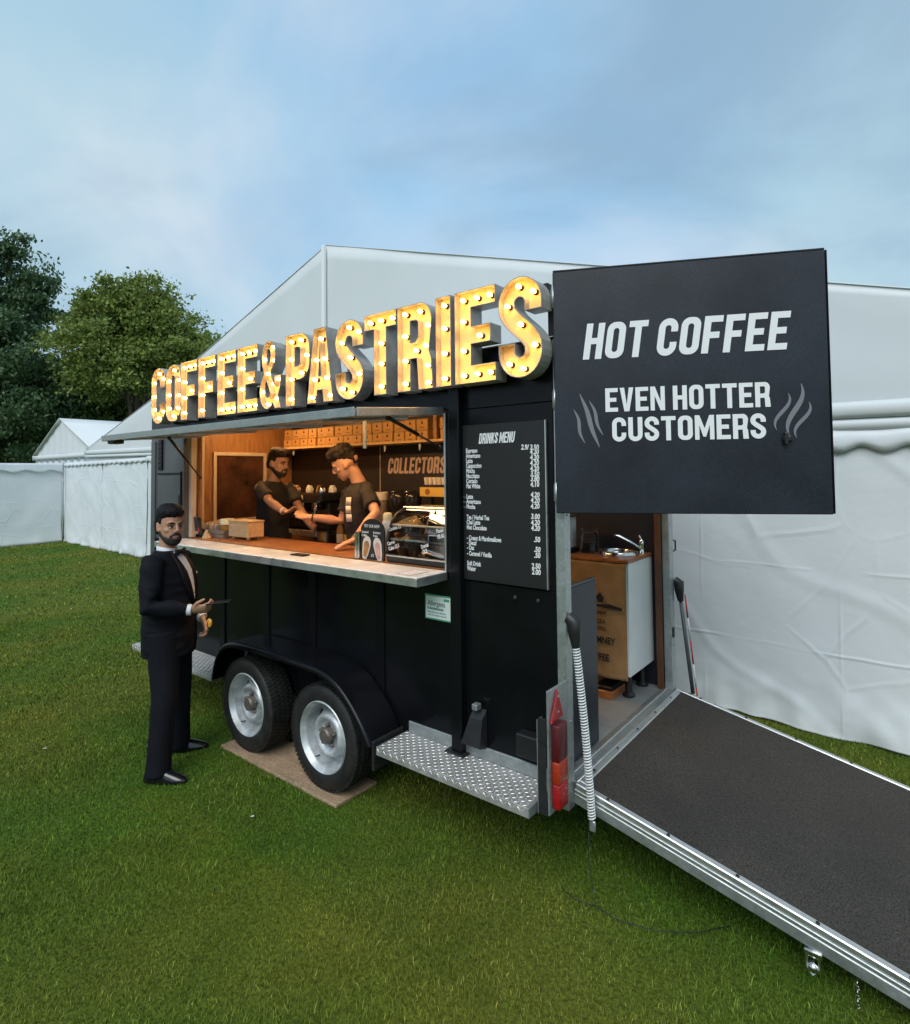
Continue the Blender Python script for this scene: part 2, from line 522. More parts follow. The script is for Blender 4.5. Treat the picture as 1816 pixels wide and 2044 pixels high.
mat('dark_interior', (0.020, 0.015, 0.013), 0.45, var=0.3, vs=3)
mat('navy_wall', (0.008, 0.010, 0.018), 0.5)
mat('screen_dark', (0.02, 0.02, 0.022), 0.12)
mat('red_print', (0.6, 0.03, 0.03), 0.5)
mat('cream_lid', (0.78, 0.74, 0.50), 0.5)
mat('honey_glass', (0.35, 0.18, 0.04), 0.15, coat=0.5)
mat('paper', (0.74, 0.70, 0.62), 0.7)
mat('pastry', (0.42, 0.19, 0.06), 0.6, var=0.4, vs=30, bump=0.3, bs=60)
mat('icing', (0.62, 0.36, 0.30), 0.5, var=0.3, vs=25)
mat('picture_dark', (0.035, 0.028, 0.022), 0.18, var=0.7, vs=4, col2=(0.12, 0.05, 0.03))
mat('yellow_card', (0.72, 0.50, 0.11), 0.5)

# ================================================================== ground
def ground_material():
    m = bpy.data.materials.new('lawn_soil')
    m.use_nodes = True
    t = m.node_tree
    b = t.nodes['Principled BSDF']
    b.inputs['Roughness'].default_value = 0.95
    b.inputs['Specular IOR Level'].default_value = 0.15
    tcn = t.nodes.new('ShaderNodeTexCoord')
    def noise_node(scale, det):
        n = t.nodes.new('ShaderNodeTexNoise'); n.inputs['Scale'].default_value = scale; n.inputs['Detail'].default_value = det
        t.links.new(tcn.outputs['Object'], n.inputs['Vector']); return n
    a = noise_node(0.55, 5); c = noise_node(55, 6)
    ra = t.nodes.new('ShaderNodeValToRGB'); ramp(ra, [(0.32, (0.065, 0.125, 0.013)), (0.68, (0.125, 0.148, 0.020))])
    t.links.new(a.outputs['Fac'], ra.inputs[0])
    rc = t.nodes.new('ShaderNodeValToRGB'); ramp(rc, [(0.3, (0.45, 0.45, 0.42)), (0.7, (1.15, 1.15, 1.1))])
    t.links.new(c.outputs['Fac'], rc.inputs[0])
    mx = t.nodes.new('ShaderNodeMixRGB'); mx.blend_type = 'MULTIPLY'; mx.inputs[0].default_value = 1
    t.links.new(ra.outputs[0], mx.inputs[1]); t.links.new(rc.outputs[0], mx.inputs[2])
    t.links.new(mx.outputs[0], b.inputs['Base Color'])
    bp = t.nodes.new('ShaderNodeBump'); bp.inputs['Strength'].default_value = 0.7; bp.inputs['Distance'].default_value = 0.02
    t.links.new(c.outputs['Fac'], bp.inputs['Height']); t.links.new(bp.outputs[0], b.inputs['Normal'])
    MATS['lawn_soil'] = m
ground_material()
bm = bmesh.new()
bmesh.ops.create_grid(bm, x_segments=8, y_segments=8, size=400)
g = bmo('ground', bm, 'lawn_soil')
set_props(g, 'wide mown lawn', None, None, 'structure')

def blade_material():
    m = bpy.data.materials.new('grass_blade')
    m.use_nodes = True
    t = m.node_tree
    b = t.nodes['Principled BSDF']
    b.inputs['Roughness'].default_value = 0.65
    b.inputs['Specular IOR Level'].default_value = 0.25
    geo = t.nodes.new('ShaderNodeNewGeometry')
    tcn = t.nodes.new('ShaderNodeTexCoord')
    n = t.nodes.new('ShaderNodeTexNoise'); n.inputs['Scale'].default_value = 0.55; n.inputs['Detail'].default_value = 5
    t.links.new(tcn.outputs['Object'], n.inputs['Vector'])
    n3 = t.nodes.new('ShaderNodeTexNoise'); n3.inputs['Scale'].default_value = 3.5; n3.inputs['Detail'].default_value = 4
    t.links.new(tcn.outputs['Object'], n3.inputs['Vector'])
    r0 = t.nodes.new('ShaderNodeValToRGB'); ramp(r0, [(0.40, (0.080, 0.178, 0.014)), (0.60, (0.180, 0.200, 0.026))])
    t.links.new(n.outputs['Fac'], r0.inputs[0])
    rr = t.nodes.new('ShaderNodeValToRGB'); ramp(rr, [(0.0, (0.55, 0.60, 0.5)), (0.55, (1.0, 1.0, 1.0)), (0.93, (1.35, 1.25, 1.3)), (0.985, (2.6, 2.1, 3.2))])
    t.links.new(geo.outputs['Random Per Island'], rr.inputs[0])
    r3 = t.nodes.new('ShaderNodeValToRGB'); ramp(r3, [(0.3, (0.66, 0.70, 0.62)), (0.65, (1.12, 1.1, 1.1))])
    t.links.new(n3.outputs['Fac'], r3.inputs[0])
    mx = t.nodes.new('ShaderNodeMixRGB'); mx.blend_type = 'MULTIPLY'; mx.inputs[0].default_value = 1
    mx2 = t.nodes.new('ShaderNodeMixRGB'); mx2.blend_type = 'MULTIPLY'; mx2.inputs[0].default_value = 1
    t.links.new(r0.outputs[0], mx.inputs[1]); t.links.new(rr.outputs[0], mx.inputs[2])
    t.links.new(mx.outputs[0], mx2.inputs[1]); t.links.new(r3.outputs[0], mx2.inputs[2])
    t.links.new(mx2.outputs[0], b.inputs['Base Color'])
    MATS['grass_blade'] = m
blade_material()

def make_grass():
    cx, cy = CAM.x, CAM.y
    bands = [(1.5, 3.6, 15000, 0.0030, 0.018), (3.6, 6.0, 7500, 0.0044, 0.020), (6.0, 10.0, 2600, 0.0080, 0.022), (10.0, 24.0, 420, 0.017, 0.026)]
    V, F = [], []
    base = 0
    cyaw = math.atan2(_f.y, _f.x)
    for r0, r1, dens, wd_, ht in bands:
        half = R(52)
        area = half * (r1 * r1 - r0 * r0)
        n = int(area * dens)
        rr = np.sqrt(rng.random(n) * (r1 * r1 - r0 * r0) + r0 * r0)
        th = cyaw + (rng.random(n) * 2 - 1) * half
        x = cx + rr * np.cos(th); y = cy + rr * np.sin(th)
        # keep the lawn that can be seen: in front of the marquee walls, away from the deep underside of the trailer
        ok = (y < 2.58 - 0.083 * x) & ~((x > -3.9) & (x < -0.3) & (y > 0.55)) & ~((x > -2.58) & (x < -1.33) & (y > -0.27) & (y < .03))
        x, y = x[ok], y[ok]
        n = len(x)
        h = ht * (0.45 + 0.9 * rng.random(n)) * (0.8 + 0.4 * np.sin(x * 2.1 + 1.3 * np.sin(y * 1.7)) ** 2)
        tall = rng.random(n) < 0.006
        h[tall] *= 1.7
        a = rng.random(n) * 2 * np.pi
        ln = rng.random(n) * 1.0 + 0.15
        la = rng.random(n) * 2 * np.pi
        w2 = wd_ * (0.6 + 0.7 * rng.random(n)) / 2
        dx, dy = np.cos(a) * w2, np.sin(a) * w2
        lx, ly = np.cos(la) * ln * h, np.sin(la) * ln * h
        z0 = np.full(n, -0.003)
        p0 = np.stack([x - dx, y - dy, z0], 1); p1 = np.stack([x + dx, y + dy, z0], 1)
        p2 = np.stack([x + dx * .75 + lx * .35, y + dy * .75 + ly * .35, h * .62], 1); p3 = np.stack([x - dx * .75 + lx * .35, y - dy * .75 + ly * .35, h * .62], 1)
        p4 = np.stack([x + lx, y + ly, h * .95], 1)
        V.append(np.stack([p0, p1, p2, p3, p4], 1).reshape(-1, 3))
        i = base + np.arange(n) * 5
        F.append(np.stack([i, i + 1, i + 2, i, i + 2, i + 3, i + 3, i + 2, i + 4], 1).reshape(-1, 3))
        base += n * 5
    V = np.concatenate(V).astype(np.float32); F = np.concatenate(F).astype(np.int32)
    me = bpy.data.meshes.new('grass')
    me.vertices.add(len(V)); me.vertices.foreach_set('co', V.ravel())
    me.loops.add(len(F) * 3); me.loops.foreach_set('vertex_index', F.ravel())
    me.polygons.add(len(F)); me.polygons.foreach_set('loop_start', np.arange(len(F), dtype=np.int32) * 3)
    me.update(calc_edges=True)
    o = obj('grass', me, 'grass_blade')
    set_props(o, 'short mown green lawn grass with a few pale blades', 'grass', None, 'stuff')
make_grass()

# ================================================================== marquees
def canvas_material(name, col, fold=True, scale=1.0, stren=0.5):
    m = bpy.data.materials.new(name)
    m.use_nodes = True
    t = m.node_tree
    b = t.nodes['Principled BSDF']
    b.inputs['Roughness'].default_value = 0.48
    tcn = t.nodes.new('ShaderNodeTexCoord')
    def nn(scale_, det, vec=None):
        n = t.nodes.new('ShaderNodeTexNoise'); n.inputs['Scale'].default_value = scale_; n.inputs['Detail'].default_value = det
        t.links.new(vec or tcn.outputs['Object'], n.inputs['Vector']); return n
    a = nn(0.9, 5)
    rp = t.nodes.new('ShaderNodeValToRGB'); ramp(rp, [(0.3, tuple(c * 0.93 for c in col)), (0.7, col)])
    t.links.new(a.outputs['Fac'], rp.inputs[0])
    # grime with a shape of its own along the hem
    sp = t.nodes.new('ShaderNodeSeparateXYZ'); t.links.new(tcn.outputs['Object'], sp.inputs[0])
    hem = t.nodes.new('ShaderNodeMapRange'); hem.inputs['From Min'].default_value = 0.0; hem.inputs['From Max'].default_value = 0.28
    hem.inputs['To Min'].default_value = 0.55; hem.inputs['To Max'].default_value = 0.0
    t.links.new(sp.outputs['Z'], hem.inputs[0])
    gn = nn(5, 6); gm = t.nodes.new('ShaderNodeMath'); gm.operation = 'MULTIPLY'
    t.links.new(hem.outputs[0], gm.inputs[0]); t.links.new(gn.outputs['Fac'], gm.inputs[1])
    mx = t.nodes.new('ShaderNodeMixRGB'); mx.inputs[2].default_value = (0.42, 0.44, 0.36, 1)
    t.links.new(gm.outputs[0], mx.inputs[0]); t.links.new(rp.outputs[0], mx.inputs[1])
    t.links.new(mx.outputs[0], b.inputs['Base Color'])
    # creases: warped fold lattice plus crumple cells
    wn = nn(1.3, 3); wv = t.nodes.new('ShaderNodeVectorMath'); wv.operation = 'SCALE'; wv.inputs['Scale'].default_value = 0.22
    t.links.new(wn.outputs['Color'], wv.inputs[0])
    ad = t.nodes.new('ShaderNodeVectorMath'); ad.operation = 'ADD'
    t.links.new(tcn.outputs['Object'], ad.inputs[0]); t.links.new(wv.outputs[0], ad.inputs[1])
    vo = t.nodes.new('ShaderNodeTexVoronoi'); vo.feature = 'DISTANCE_TO_EDGE'; vo.inputs['Scale'].default_value = 1.7 * scale
    t.links.new(ad.outputs[0], vo.inputs['Vector'])
    cr = t.nodes.new('ShaderNodeMapRange'); cr.inputs['From Max'].default_value = 0.05; cr.inputs['To Min'].default_value = 1; cr.inputs['To Max'].default_value = 0
    t.links.new(vo.outputs['Distance'], cr.inputs[0])
    msk = nn(0.8, 2); mr = t.nodes.new('ShaderNodeMapRange'); mr.inputs['From Min'].default_value = 0.45; mr.inputs['From Max'].default_value = 0.65
    t.links.new(msk.outputs['Fac'], mr.inputs[0])
    cm = t.nodes.new('ShaderNodeMath'); cm.operation = 'MULTIPLY'; t.links.new(cr.outputs[0], cm.inputs[0]); t.links.new(mr.outputs[0], cm.inputs[1])
    hgt = cm.outputs[0]
    if fold:
        s2 = t.nodes.new('ShaderNodeSeparateXYZ'); t.links.new(ad.outputs[0], s2.inputs[0])
        for ax, per in (('X', 0.98), ('Z', 0.62)):
            pp = t.nodes.new('ShaderNodeMath'); pp.operation = 'PINGPONG'; pp.inputs[1].default_value = per / 2
            s3 = t.nodes.new('ShaderNodeSeparateXYZ')
            w2 = t.nodes.new('ShaderNodeVectorMath'); w2.operation = 'SCALE'; w2.inputs['Scale'].default_value = 0.07
            t.links.new(wn.outputs['Color'], w2.inputs[0])
            a2 = t.nodes.new('ShaderNodeVectorMath'); a2.operation = 'ADD'; t.links.new(tcn.outputs['Object'], a2.inputs[0]); t.links.new(w2.outputs[0], a2.inputs[1])
            t.links.new(a2.outputs[0], s3.inputs[0]); t.links.new(s3.outputs[ax], pp.inputs[0])
            mm = t.nodes.new('ShaderNodeMapRange'); mm.inputs['From Max'].default_value = 0.018; mm.inputs['To Min'].default_value = 0.8; mm.inputs['To Max'].default_value = 0
            t.links.new(pp.outputs[0], mm.inputs[0])
            fk = nn(1.1 if ax == 'X' else 1.45, 2); fr = t.nodes.new('ShaderNodeMapRange'); fr.inputs['From Min'].default_value = 0.42; fr.inputs['From Max'].default_value = 0.62
            t.links.new(fk.outputs['Fac'], fr.inputs[0])
            fx2 = t.nodes.new('ShaderNodeMath'); fx2.operation = 'MULTIPLY'; t.links.new(mm.outputs[0], fx2.inputs[0]); t.links.new(fr.outputs[0], fx2.inputs[1])
            ad2 = t.nodes.new('ShaderNodeMath'); ad2.operation = 'ADD'; t.links.new(hgt, ad2.inputs[0]); t.links.new(fx2.outputs[0], ad2.inputs[1])
            hgt = ad2.outputs[0]
    fn = nn(7, 4); fm = t.nodes.new('ShaderNodeMath'); fm.operation = 'MULTIPLY_ADD'; fm.inputs[1].default_value = 0.8
    t.links.new(fn.outputs['Fac'], fm.inputs[0]); t.links.new(hgt, fm.inputs[2])
    bp = t.nodes.new('ShaderNodeBump'); bp.inputs['Strength'].default_value = stren; bp.inputs['Distance'].default_value = 0.012
    t.links.new(fm.outputs[0], bp.inputs['Height']); t.links.new(bp.outputs[0], b.inputs['Normal'])
    MATS[name] = m
canvas_material('canvas', (0.73, 0.775, 0.795), True, 1.0, 0.42)
canvas_material('canvas_roof', (0.68, 0.72, 0.73), False, 0.3, 0.10)
canvas_material('canvas_drape', (0.72, 0.76, 0.78), False, 1.4, 0.4)

def sheet(name, P, nu, nv, m, parent, thick=0.004):
    """P(u, v) -> point; a cloth sheet with a real thickness"""
    vs = [P(i / nu, j / nv) for j in range(nv + 1) for i in range(nu + 1)]
    fs = [(j * (nu + 1) + i, j * (nu + 1) + i + 1, (j + 1) * (nu + 1) + i + 1, (j + 1) * (nu + 1) + i) for j in range(nv) for i in range(nu)]
    me = bpy.data.meshes.new(name)
    me.from_pydata([tuple(v) for v in vs], [], fs)
    me.polygons.foreach_set('use_smooth', [True] * len(me.polygons))
    o = obj(name, me, m, parent)
    sm = o.modifiers.new('thickness', 'SOLIDIFY')
    sm.thickness = thick
    sm.offset = 0
    return o

def TY(x):       # line of the big marquee's gable wall on the ground
    return 2.6 - 0.083 * x if x > -12.8 else 3.662 + (-12.8 - x) * 0.034
def EZ(x):       # eave height; the field rises a little to the west
    return 2.45 - 0.013 * x
AX, AZ = -5.52, 5.41
mq = thing('marquee', 'large white frame marquee with its gable end behind the coffee trailer', 'marquee', (AX, TY(AX), 0))
XL, XR = -16.95, 3.95
def gable_top(x):
    return AZ - (AX - x) * 0.237 if x < AX else AZ - (x - AX) * 0.322
def gab(u, v):
    x = XL + (XR - XL) * u
    z0 = EZ(x) - 0.14
    z1 = max(gable_top(x), z0 + 0.12)
    return Vector((x, TY(x) + 0.015 * noise.noise((x * .5, v * 2, 0)), z0 + (z1 - z0) * v))
sheet('gable_panel', gab, 84, 14, 'canvas_roof', mq)
for sgn, x_end in ((-1, XL), (1, XR)):
    def roof(u, v, x_end=x_end):
        x = AX + (x_end - AX) * u
        return Vector((x, TY(x) - 0.012 + 18 * v, gable_top(x) + 0.004))
    sheet('roof', roof, 20, 8, 'canvas_roof', mq, 0.008)
def band(z_off, h, y_off, nm):
    def f(u, v):
        x = XL + (XR - XL) * u
        return Vector((x, TY(x) - y_off - 0.02 * math.sin(v * math.pi), EZ(x) + z_off + h * v))
    sheet(nm, f, 60, 4, 'canvas_roof', mq, 0.01)
band(-0.125, 0.115, 0.045, 'eave_band')
band(-0.21, 0.075, 0.03, 'keder_strip')
bm = bmesh.new()
bx(bm, AX - .03, AX + .03, TY(AX) - .085, TY(AX) - .03, EZ(AX), AZ - .02, .008)
bmo('king_post', bm, 'white_vinyl', mq)
def valance(nm, xa, xb, ztop, drop, per, parent, yf, m='canvas_drape'):
    n = int(abs(xb - xa) / per) * 10
    def f(u, v):
        x = xa + (xb - xa) * u
        s = 0.5 + 0.5 * math.cos(2 * math.pi * (x - xa) / per)
        b = ztop(x) - drop * (0.72 + 0.28 * s)
        y = yf(x) - 0.03 - 0.018 * v * (1 - v) * 4 - 0.012 * noise.noise((x * 3, v * 2, 5)) - (1 - v) * 0.012
        return Vector((x, y, b + (ztop(x) - b) * v))
    return sheet(nm, f, n, 3, m, parent, 0.003)
valance('valance', -12.8, XR, lambda x: EZ(x) - .205, 0.17, 0.27, mq, TY)
def wallf(xa, xb, z1, amp, seed):
    def f(u, v):
        x = xa + (xb - xa) * u
        zt = z1(x)
        z = zt * v
        y = TY(x)
        y += amp * (noise.noise((x * 1.2 + seed, z * .9, 1)) + .5 * noise.noise((x * 3.1, z * 2.3 + seed, 2)))
        lo = max(0, 1 - z / .42)
        y -= lo * lo * (0.05 + 0.055 * noise.noise((x * 2.6, 7 + seed, z * 3))) - lo * .025 * noise.noise((x * 7, z * 6, 9))
        # broad diagonal drag folds
        y -= 0.006 * max(0, 1 - abs(((x * .8 + z * 1.1 + .3 * noise.noise((x, z, 4))) % 1.3) - .65) / .09)
        return Vector((x, y - .01, z + 0.025 * lo * noise.noise((x * 2.2, 3, seed)) + (0.012 if v == 0 else 0)))
    return f
edges = [4.0, 1.95, -0.45, -2.9, -5.4, -7.9, -10.4, -12.8]
for k in range(len(edges) - 1):
    near = k < 2
    sheet('wall_panel', wallf(edges[k + 1] + .012, edges[k] - .012, lambda x: EZ(x) - .20, 0.014, k * 3.7), 150 if near else 50, 110 if near else 30, 'canvas', mq)
    bm = bmesh.new()
    x = edges[k + 1]
    tube(bm, [(x, TY(x) + .06, 0), (x, TY(x) + .06, EZ(x) - .1)], 0.04, 8)
    bmo('wall_post', bm, 'aluminium', mq, True)

# plain canvas screen joining the marquee to its corner, and the return towards the lawn
sc = thing('canvas_screen', 'white canvas screen with small scalloped edge running to the corner pole', 'screen', (-15.8, TY(-15.8), 0))
FZ = lambda x: 2.33 + 0.006 * (x + 18.7)
for xa, xb in ((-18.72, -15.7), (-15.7, -12.82)):
    sheet('wall_panel', wallf(xa, xb, FZ, 0.03, xa), 70, 40, 'canvas', sc)
sheet('top_panel', lambda u, v: Vector((-17.0 + 4.2 * u, TY(-17.0 + 4.2 * u) + .03, 2.1 + (EZ(-17 + 4.2 * u) - .1 - 2.1) * v)), 20, 3, 'canvas_roof', sc)
valance('valance', -18.72, -12.82, lambda x: FZ(x) + .01, 0.13, 0.33, sc, TY)
bm = bmesh.new(); tube(bm, [(-18.76, TY(-18.7) - .07, 0), (-18.76, TY(-18.7) - .07, 2.36)], .045, 10)
bmo('corner_post', bm, 'aluminium', sc, True)
rs = thing('canvas_screen', 'white canvas screen with wavy valance, coming forward over the lawn from the corner pole', 'screen', (-18.6, 2.0, 0))
def rx_(y): return -18.72 + (3.8 - y) * 0.10
for ya, yb in ((3.78, 1.2), (1.2, -1.6), (-1.6, -4.6)):
    def rf(u, v, ya=ya, yb=yb):
        y = ya + (yb - ya) * u
        z = 2.30 * v
        x = rx_(y) + .03 * noise.noise((y * 1.3, z, 3)) + .016 * noise.noise((y * 3, z * 2, 5))
        lo = max(0, 1 - z / .35)
        return Vector((x + lo * lo * (.06 + .05 * noise.noise((y * 2, 1, 1))), y, z + .012))
    sheet('wall_panel', rf, 60, 36, 'canvas', rs)
    if ya < 3:
        bm = bmesh.new(); tube(bm, [(rx_(ya) - .06, ya, 0), (rx_(ya) - .06, ya, 2.3)], .04, 8)
        bmo('wall_post', bm, 'aluminium', rs, True)
def rv(u, v):
    y = 3.78 - 8.4 * u
    s = .5 + .5 * math.cos(2 * math.pi * 8.4 * u / .62)
    b = 2.33 - .28 * (.75 + .25 * s)
    return Vector((rx_(y) + .05 + .02 * (1 - v) + .012 * noise.noise((y * 3, v, 2)), y, b + (2.33 - b) * v))
sheet('valance', rv, 150, 4, 'canvas_drape', rs, .004)

# small marquee further back
st = thing('marquee', 'small white pitched marquee with pleated gable beside the trees', 'marquee', (-26.5, 6.2, 0))
def sg(u, v):
    x = -29.9 + 6.8 * u
    zt = 2.9 + (1.42) * (1 - abs(u - .47) / (.47 if u < .47 else .53))
    return Vector((x, 6.24 + .010 * math.sin(x * 9), 2.75 + (zt - .05 - 2.75) * v))
sheet('gable_panel', sg, 90, 8, 'canvas_drape', st)
sheet('wall_panel', lambda u, v: Vector((-29.9 + 6.8 * u, 6.22 + .05 * math.sin(u * 60), 2.7 * v)), 80, 6, 'canvas_drape', st)
for a, b in ((-29.98, -26.7), (-26.7, -23.0)):
    za, zb = (2.86, 4.36) if a < -29 else (4.36, 2.86)
    sheet('roof', lambda u, v: Vector((a + (b - a) * u, 6.12 + 16 * v, za + (zb - za) * u)), 6, 6, 'canvas_roof', st, .03)
sheet('eave_band', lambda u, v: Vector((-29.95 + 6.9 * u, 6.12, 2.66 + .2 * v)), 8, 2, 'canvas_roof', st, .02)

# ================================================================== trees
def leaf_material(name, c1, c2, c3):
    m = bpy.data.materials.new(name)
    m.use_nodes = True
    t = m.node_tree
    b = t.nodes['Principled BSDF']
    b.inputs['Roughness'].default_value = 0.55
    b.inputs['Specular IOR Level'].default_value = 0.35
    geo = t.nodes.new('ShaderNodeNewGeometry')
    rp = t.nodes.new('ShaderNodeValToRGB'); ramp(rp, [(0.0, c1), (0.55, c2), (1.0, c3)])
    t.links.new(geo.outputs['Random Per Island'], rp.inputs[0])
    t.links.new(rp.outputs[0], b.inputs['Base Color'])
    tr = t.nodes.new('ShaderNodeBsdfTranslucent'); t.links.new(rp.outputs[0], tr.inputs['Color'])
    ms = t.nodes.new('ShaderNodeMixShader'); ms.inputs[0].default_value = 0.3
    t.links.new(b.outputs[0], ms.inputs[1]); t.links.new(tr.outputs[0], ms.inputs[2])
    t.links.new(ms.outputs[0], t.nodes['Material Output'].inputs[0])
    MATS[name] = m
leaf_material('leaf_dark', (0.045, 0.095, 0.042), (0.082, 0.155, 0.068), (0.16, 0.24, 0.115))
leaf_material('leaf_light', (0.10, 0.16, 0.03), (0.19, 0.26, 0.055), (0.31, 0.36, 0.085))
leaf_material('leaf_mid', (0.05, 0.10, 0.032), (0.09, 0.16, 0.05), (0.15, 0.22, 0.07))
mat('bark', (0.075, 0.058, 0.042), 0.9, var=0.4, vs=9, bump=0.6, bs=14)

def tree(name, label, base, lobes, leaf, n_cl, per, size, trunk_r, seed, droop=0.0, group='trees beyond the marquees'):
    """lobes: list of (cx, cy, cz, rx, ry, rz) ellipsoids that make up the crown"""
    g = np.random.default_rng(seed)
    t = thing(name, label, 'tree', base, group)
    V, vol = [], np.array([l[3] * l[4] * l[5] for l in lobes])
    vol = vol ** .75 / (vol ** .75).sum()
    bm = bmesh.new()
    bx_, by_, bz_ = base
    top = max(l[2] for l in lobes)
    trunk_pts = [(bx_, by_, -.1), (bx_ + .1, by_ + .1, top * .22), (bx_ - .1, by_ + .15, top * .45), (bx_ + .1, by_, top * .72), (bx_, by_, top)]
    tube(bm, trunk_pts, [trunk_r * 1.3, trunk_r, trunk_r * .8, trunk_r * .5, trunk_r * .16], 10)
    for li, l in enumerate(lobes):
        s = Vector(trunk_pts[1 + li % 3])
        e = Vector((l[0], l[1], l[2] + l[5] * .3))
        mid = (s + e) / 2 + Vector((g.normal() * .3, g.normal() * .3, -.2))
        tube(bm, [s, mid, e], [trunk_r * .45, trunk_r * .28, trunk_r * .07], 7)
        for q in range(5):
            d = Vector(g.normal(size=3)); d.normalize()
            tip = Vector((l[0] + d.x * l[3] * .95, l[1] + d.y * l[4] * .95, l[2] + d.z * l[5] * .95))
            st_ = mid.lerp(e, g.random() * .8)
            tube(bm, [st_, st_.lerp(tip, .5) + Vector((0, 0, .15)), tip], [trunk_r * .16, trunk_r * .09, trunk_r * .02], 5)
    bmo('trunk', bm, 'bark', t, True)
    for li, l in enumerate(lobes):
        k = max(4, int(n_cl * vol[li]))
        d = g.normal(size=(k, 3)); d /= np.linalg.norm(d, axis=1)[:, None]
        rad = (0.35 + 0.88 * g.random(k) ** .8)
        c = np.array(l[:3]) + d * rad[:, None] * np.array(l[3:6])
        for cc in c:
            m_ = int(per * (0.6 + .8 * g.random()))
            cs = size * (1.1 + 2.0 * g.random())
            p = cc + g.normal(size=(m_, 3)) * np.array([cs, cs, cs * .62])
            a = g.normal(size=(m_, 3)); a[:, 2] -= droop
            a /= np.linalg.norm(a, axis=1)[:, None]
            b = np.cross(a, g.normal(size=(m_, 3))); b /= np.linalg.norm(b, axis=1)[:, None]
            s = size * (.6 + .8 * g.random(m_))[:, None]
            V.append(np.stack([p - a * s * .6, p + b * s * .38, p + a * s * .75, p - b * s * .38], 1).reshape(-1, 3))
    V = np.concatenate(V).astype(np.float32)
    V = V[:]
    n = len(V) // 4
    me = bpy.data.meshes.new('crown')
    me.vertices.add(len(V)); me.vertices.foreach_set('co', V.ravel())
    me.loops.add(len(V)); me.loops.foreach_set('vertex_index', np.arange(len(V), dtype=np.int32))
    me.polygons.add(n); me.polygons.foreach_set('loop_start', np.arange(n, dtype=np.int32) * 4)
    me.update(calc_edges=True)
    obj('crown', me, leaf, t)
    return t

def at(px, py, depth):      # a point at a given distance ahead of the camera along a sight line, used to lay out the far trees
    return CAM + depth * (_f + _r2 * ((px - 923.3) / FPX) - _u2 * ((py - 898.36) / FPX))
def lobe(px, py, depth, rpx, rzpx=None):
    p = at(px, py, depth); s = depth / FPX
    return (p.x, p.y, p.z, rpx * s, rpx * s, (rzpx or rpx) * s)
D1 = 36
b1 = at(-30, 1000, D1)
tree('chestnut_tree', 'tall dark drooping-leaved tree rising highest above the canvas screens', (b1.x, b1.y, 0),
     [lobe(-60, 560, D1, 125, 100), lobe(25, 600, D1, 85, 80), lobe(40, 700, D1, 95, 85), lobe(-70, 720, D1, 130, 110), lobe(0, 820, D1, 120, 90), lobe(60, 790, D1, 80, 70), lobe(-10, 500, D1, 45, 45)],
     'leaf_dark', 380, 200, 0.19, .45, 3, droop=.9)
D2 = 34
b2 = at(270, 1000, D2)
tree('maple_tree', 'loose light green tree rising behind the small marquee', (b2.x, b2.y, 0),
     [lobe(270, 640, D2, 75, 60), lobe(215, 620, D2, 60, 55), lobe(330, 640, D2, 50, 60), lobe(240, 720, D2, 100, 70), lobe(340, 730, D2, 70, 60), lobe(180, 690, D2, 60, 60), lobe(290, 600, D2, 40, 45), lobe(395, 690, D2, 32, 32)],
     'leaf_light', 300, 180, 0.165, .3, 5)
D3 = 41
b3 = at(150, 1000, D3)
tree('lime_tree', 'mid green leafy tree filling the gap low between taller trees', (b3.x, b3.y, 0),
     [lobe(110, 800, D3, 90, 80), lobe(190, 790, D3, 90, 75), lobe(260, 800, D3, 90, 70), lobe(60, 860, D3, 90, 60), lobe(160, 870, D3, 100, 60)],
     'leaf_mid', 300, 170, 0.24, .35, 8)
D4 = 46
b4 = at(-20, 1000, D4)
tree('beech_tree', 'dense dark tree at the back, low behind the tall dark tree', (b4.x, b4.y, 0),
     [lobe(-60, 820, D4, 130, 100), lobe(30, 850, D4, 100, 80), lobe(110, 880, D4, 90, 60)],
     'leaf_dark', 170, 150, 0.30, .4, 9)
b5 = at(385, 1000, 43)
tree('birch_tree', 'slim pale green tree showing just left of the marquee gable slope', (b5.x, b5.y, 0),
     [lobe(385, 740, 43, 50, 50), lobe(340, 800, 43, 70, 60), lobe(415, 690, 43, 26, 30), lobe(400, 820, 43, 60, 50)],
     'leaf_light', 170, 130, 0.20, .22, 12)

# ================================================================== the coffee trailer
L, W, ZF, ZR = -4.32, 1.59, 0.45, 2.62
tr = thing('catering_trailer', 'black twin-axle catering trailer with open serving hatch, lowered ramp and lit interior', 'trailer', (-2.1, 0.8, 0))
OX0, OX1, OZ0, OZ1 = -3.67, -0.69, 1.365, 2.29          # serving hatch opening
# outer side wall, built round the hatch opening
B('side_wall', L, 0, 0, .035, .41, OZ0, 'black_paint', tr)
B('side_wall', L, OX0, 0.0005, .0355, OZ0 + .001, 2.30, 'grey_paint_and_sheen', tr)  # same black paint as the rest; its sky reflection is put into the grey
B('side_wall', OX1, 0, 0.0005, .0355, OZ0 + .001, 2.30, 'black_paint', tr)
B('fascia', L, 0, 0, .036, 2.301, ZR, 'black_paint', tr)
for x in (-3.03, -2.42, -1.88, -1.22):
    B('panel_rib', x - .038, x + .038, -.011, .002, .47, 1.35, 'black_rib', tr, .003)
for a, b in ((-4.30, -4.22), (-3.70, -3.67)):
    B('panel_rib', a, b, -.012, .002, .47, 2.27, 'grey_paint_and_sheen', tr, .003)  # black ribs, grey colour standing for the sky sheen
B('skirting', -.98, -.005, -.012, .001, .44, .505, 'galvanised', tr)
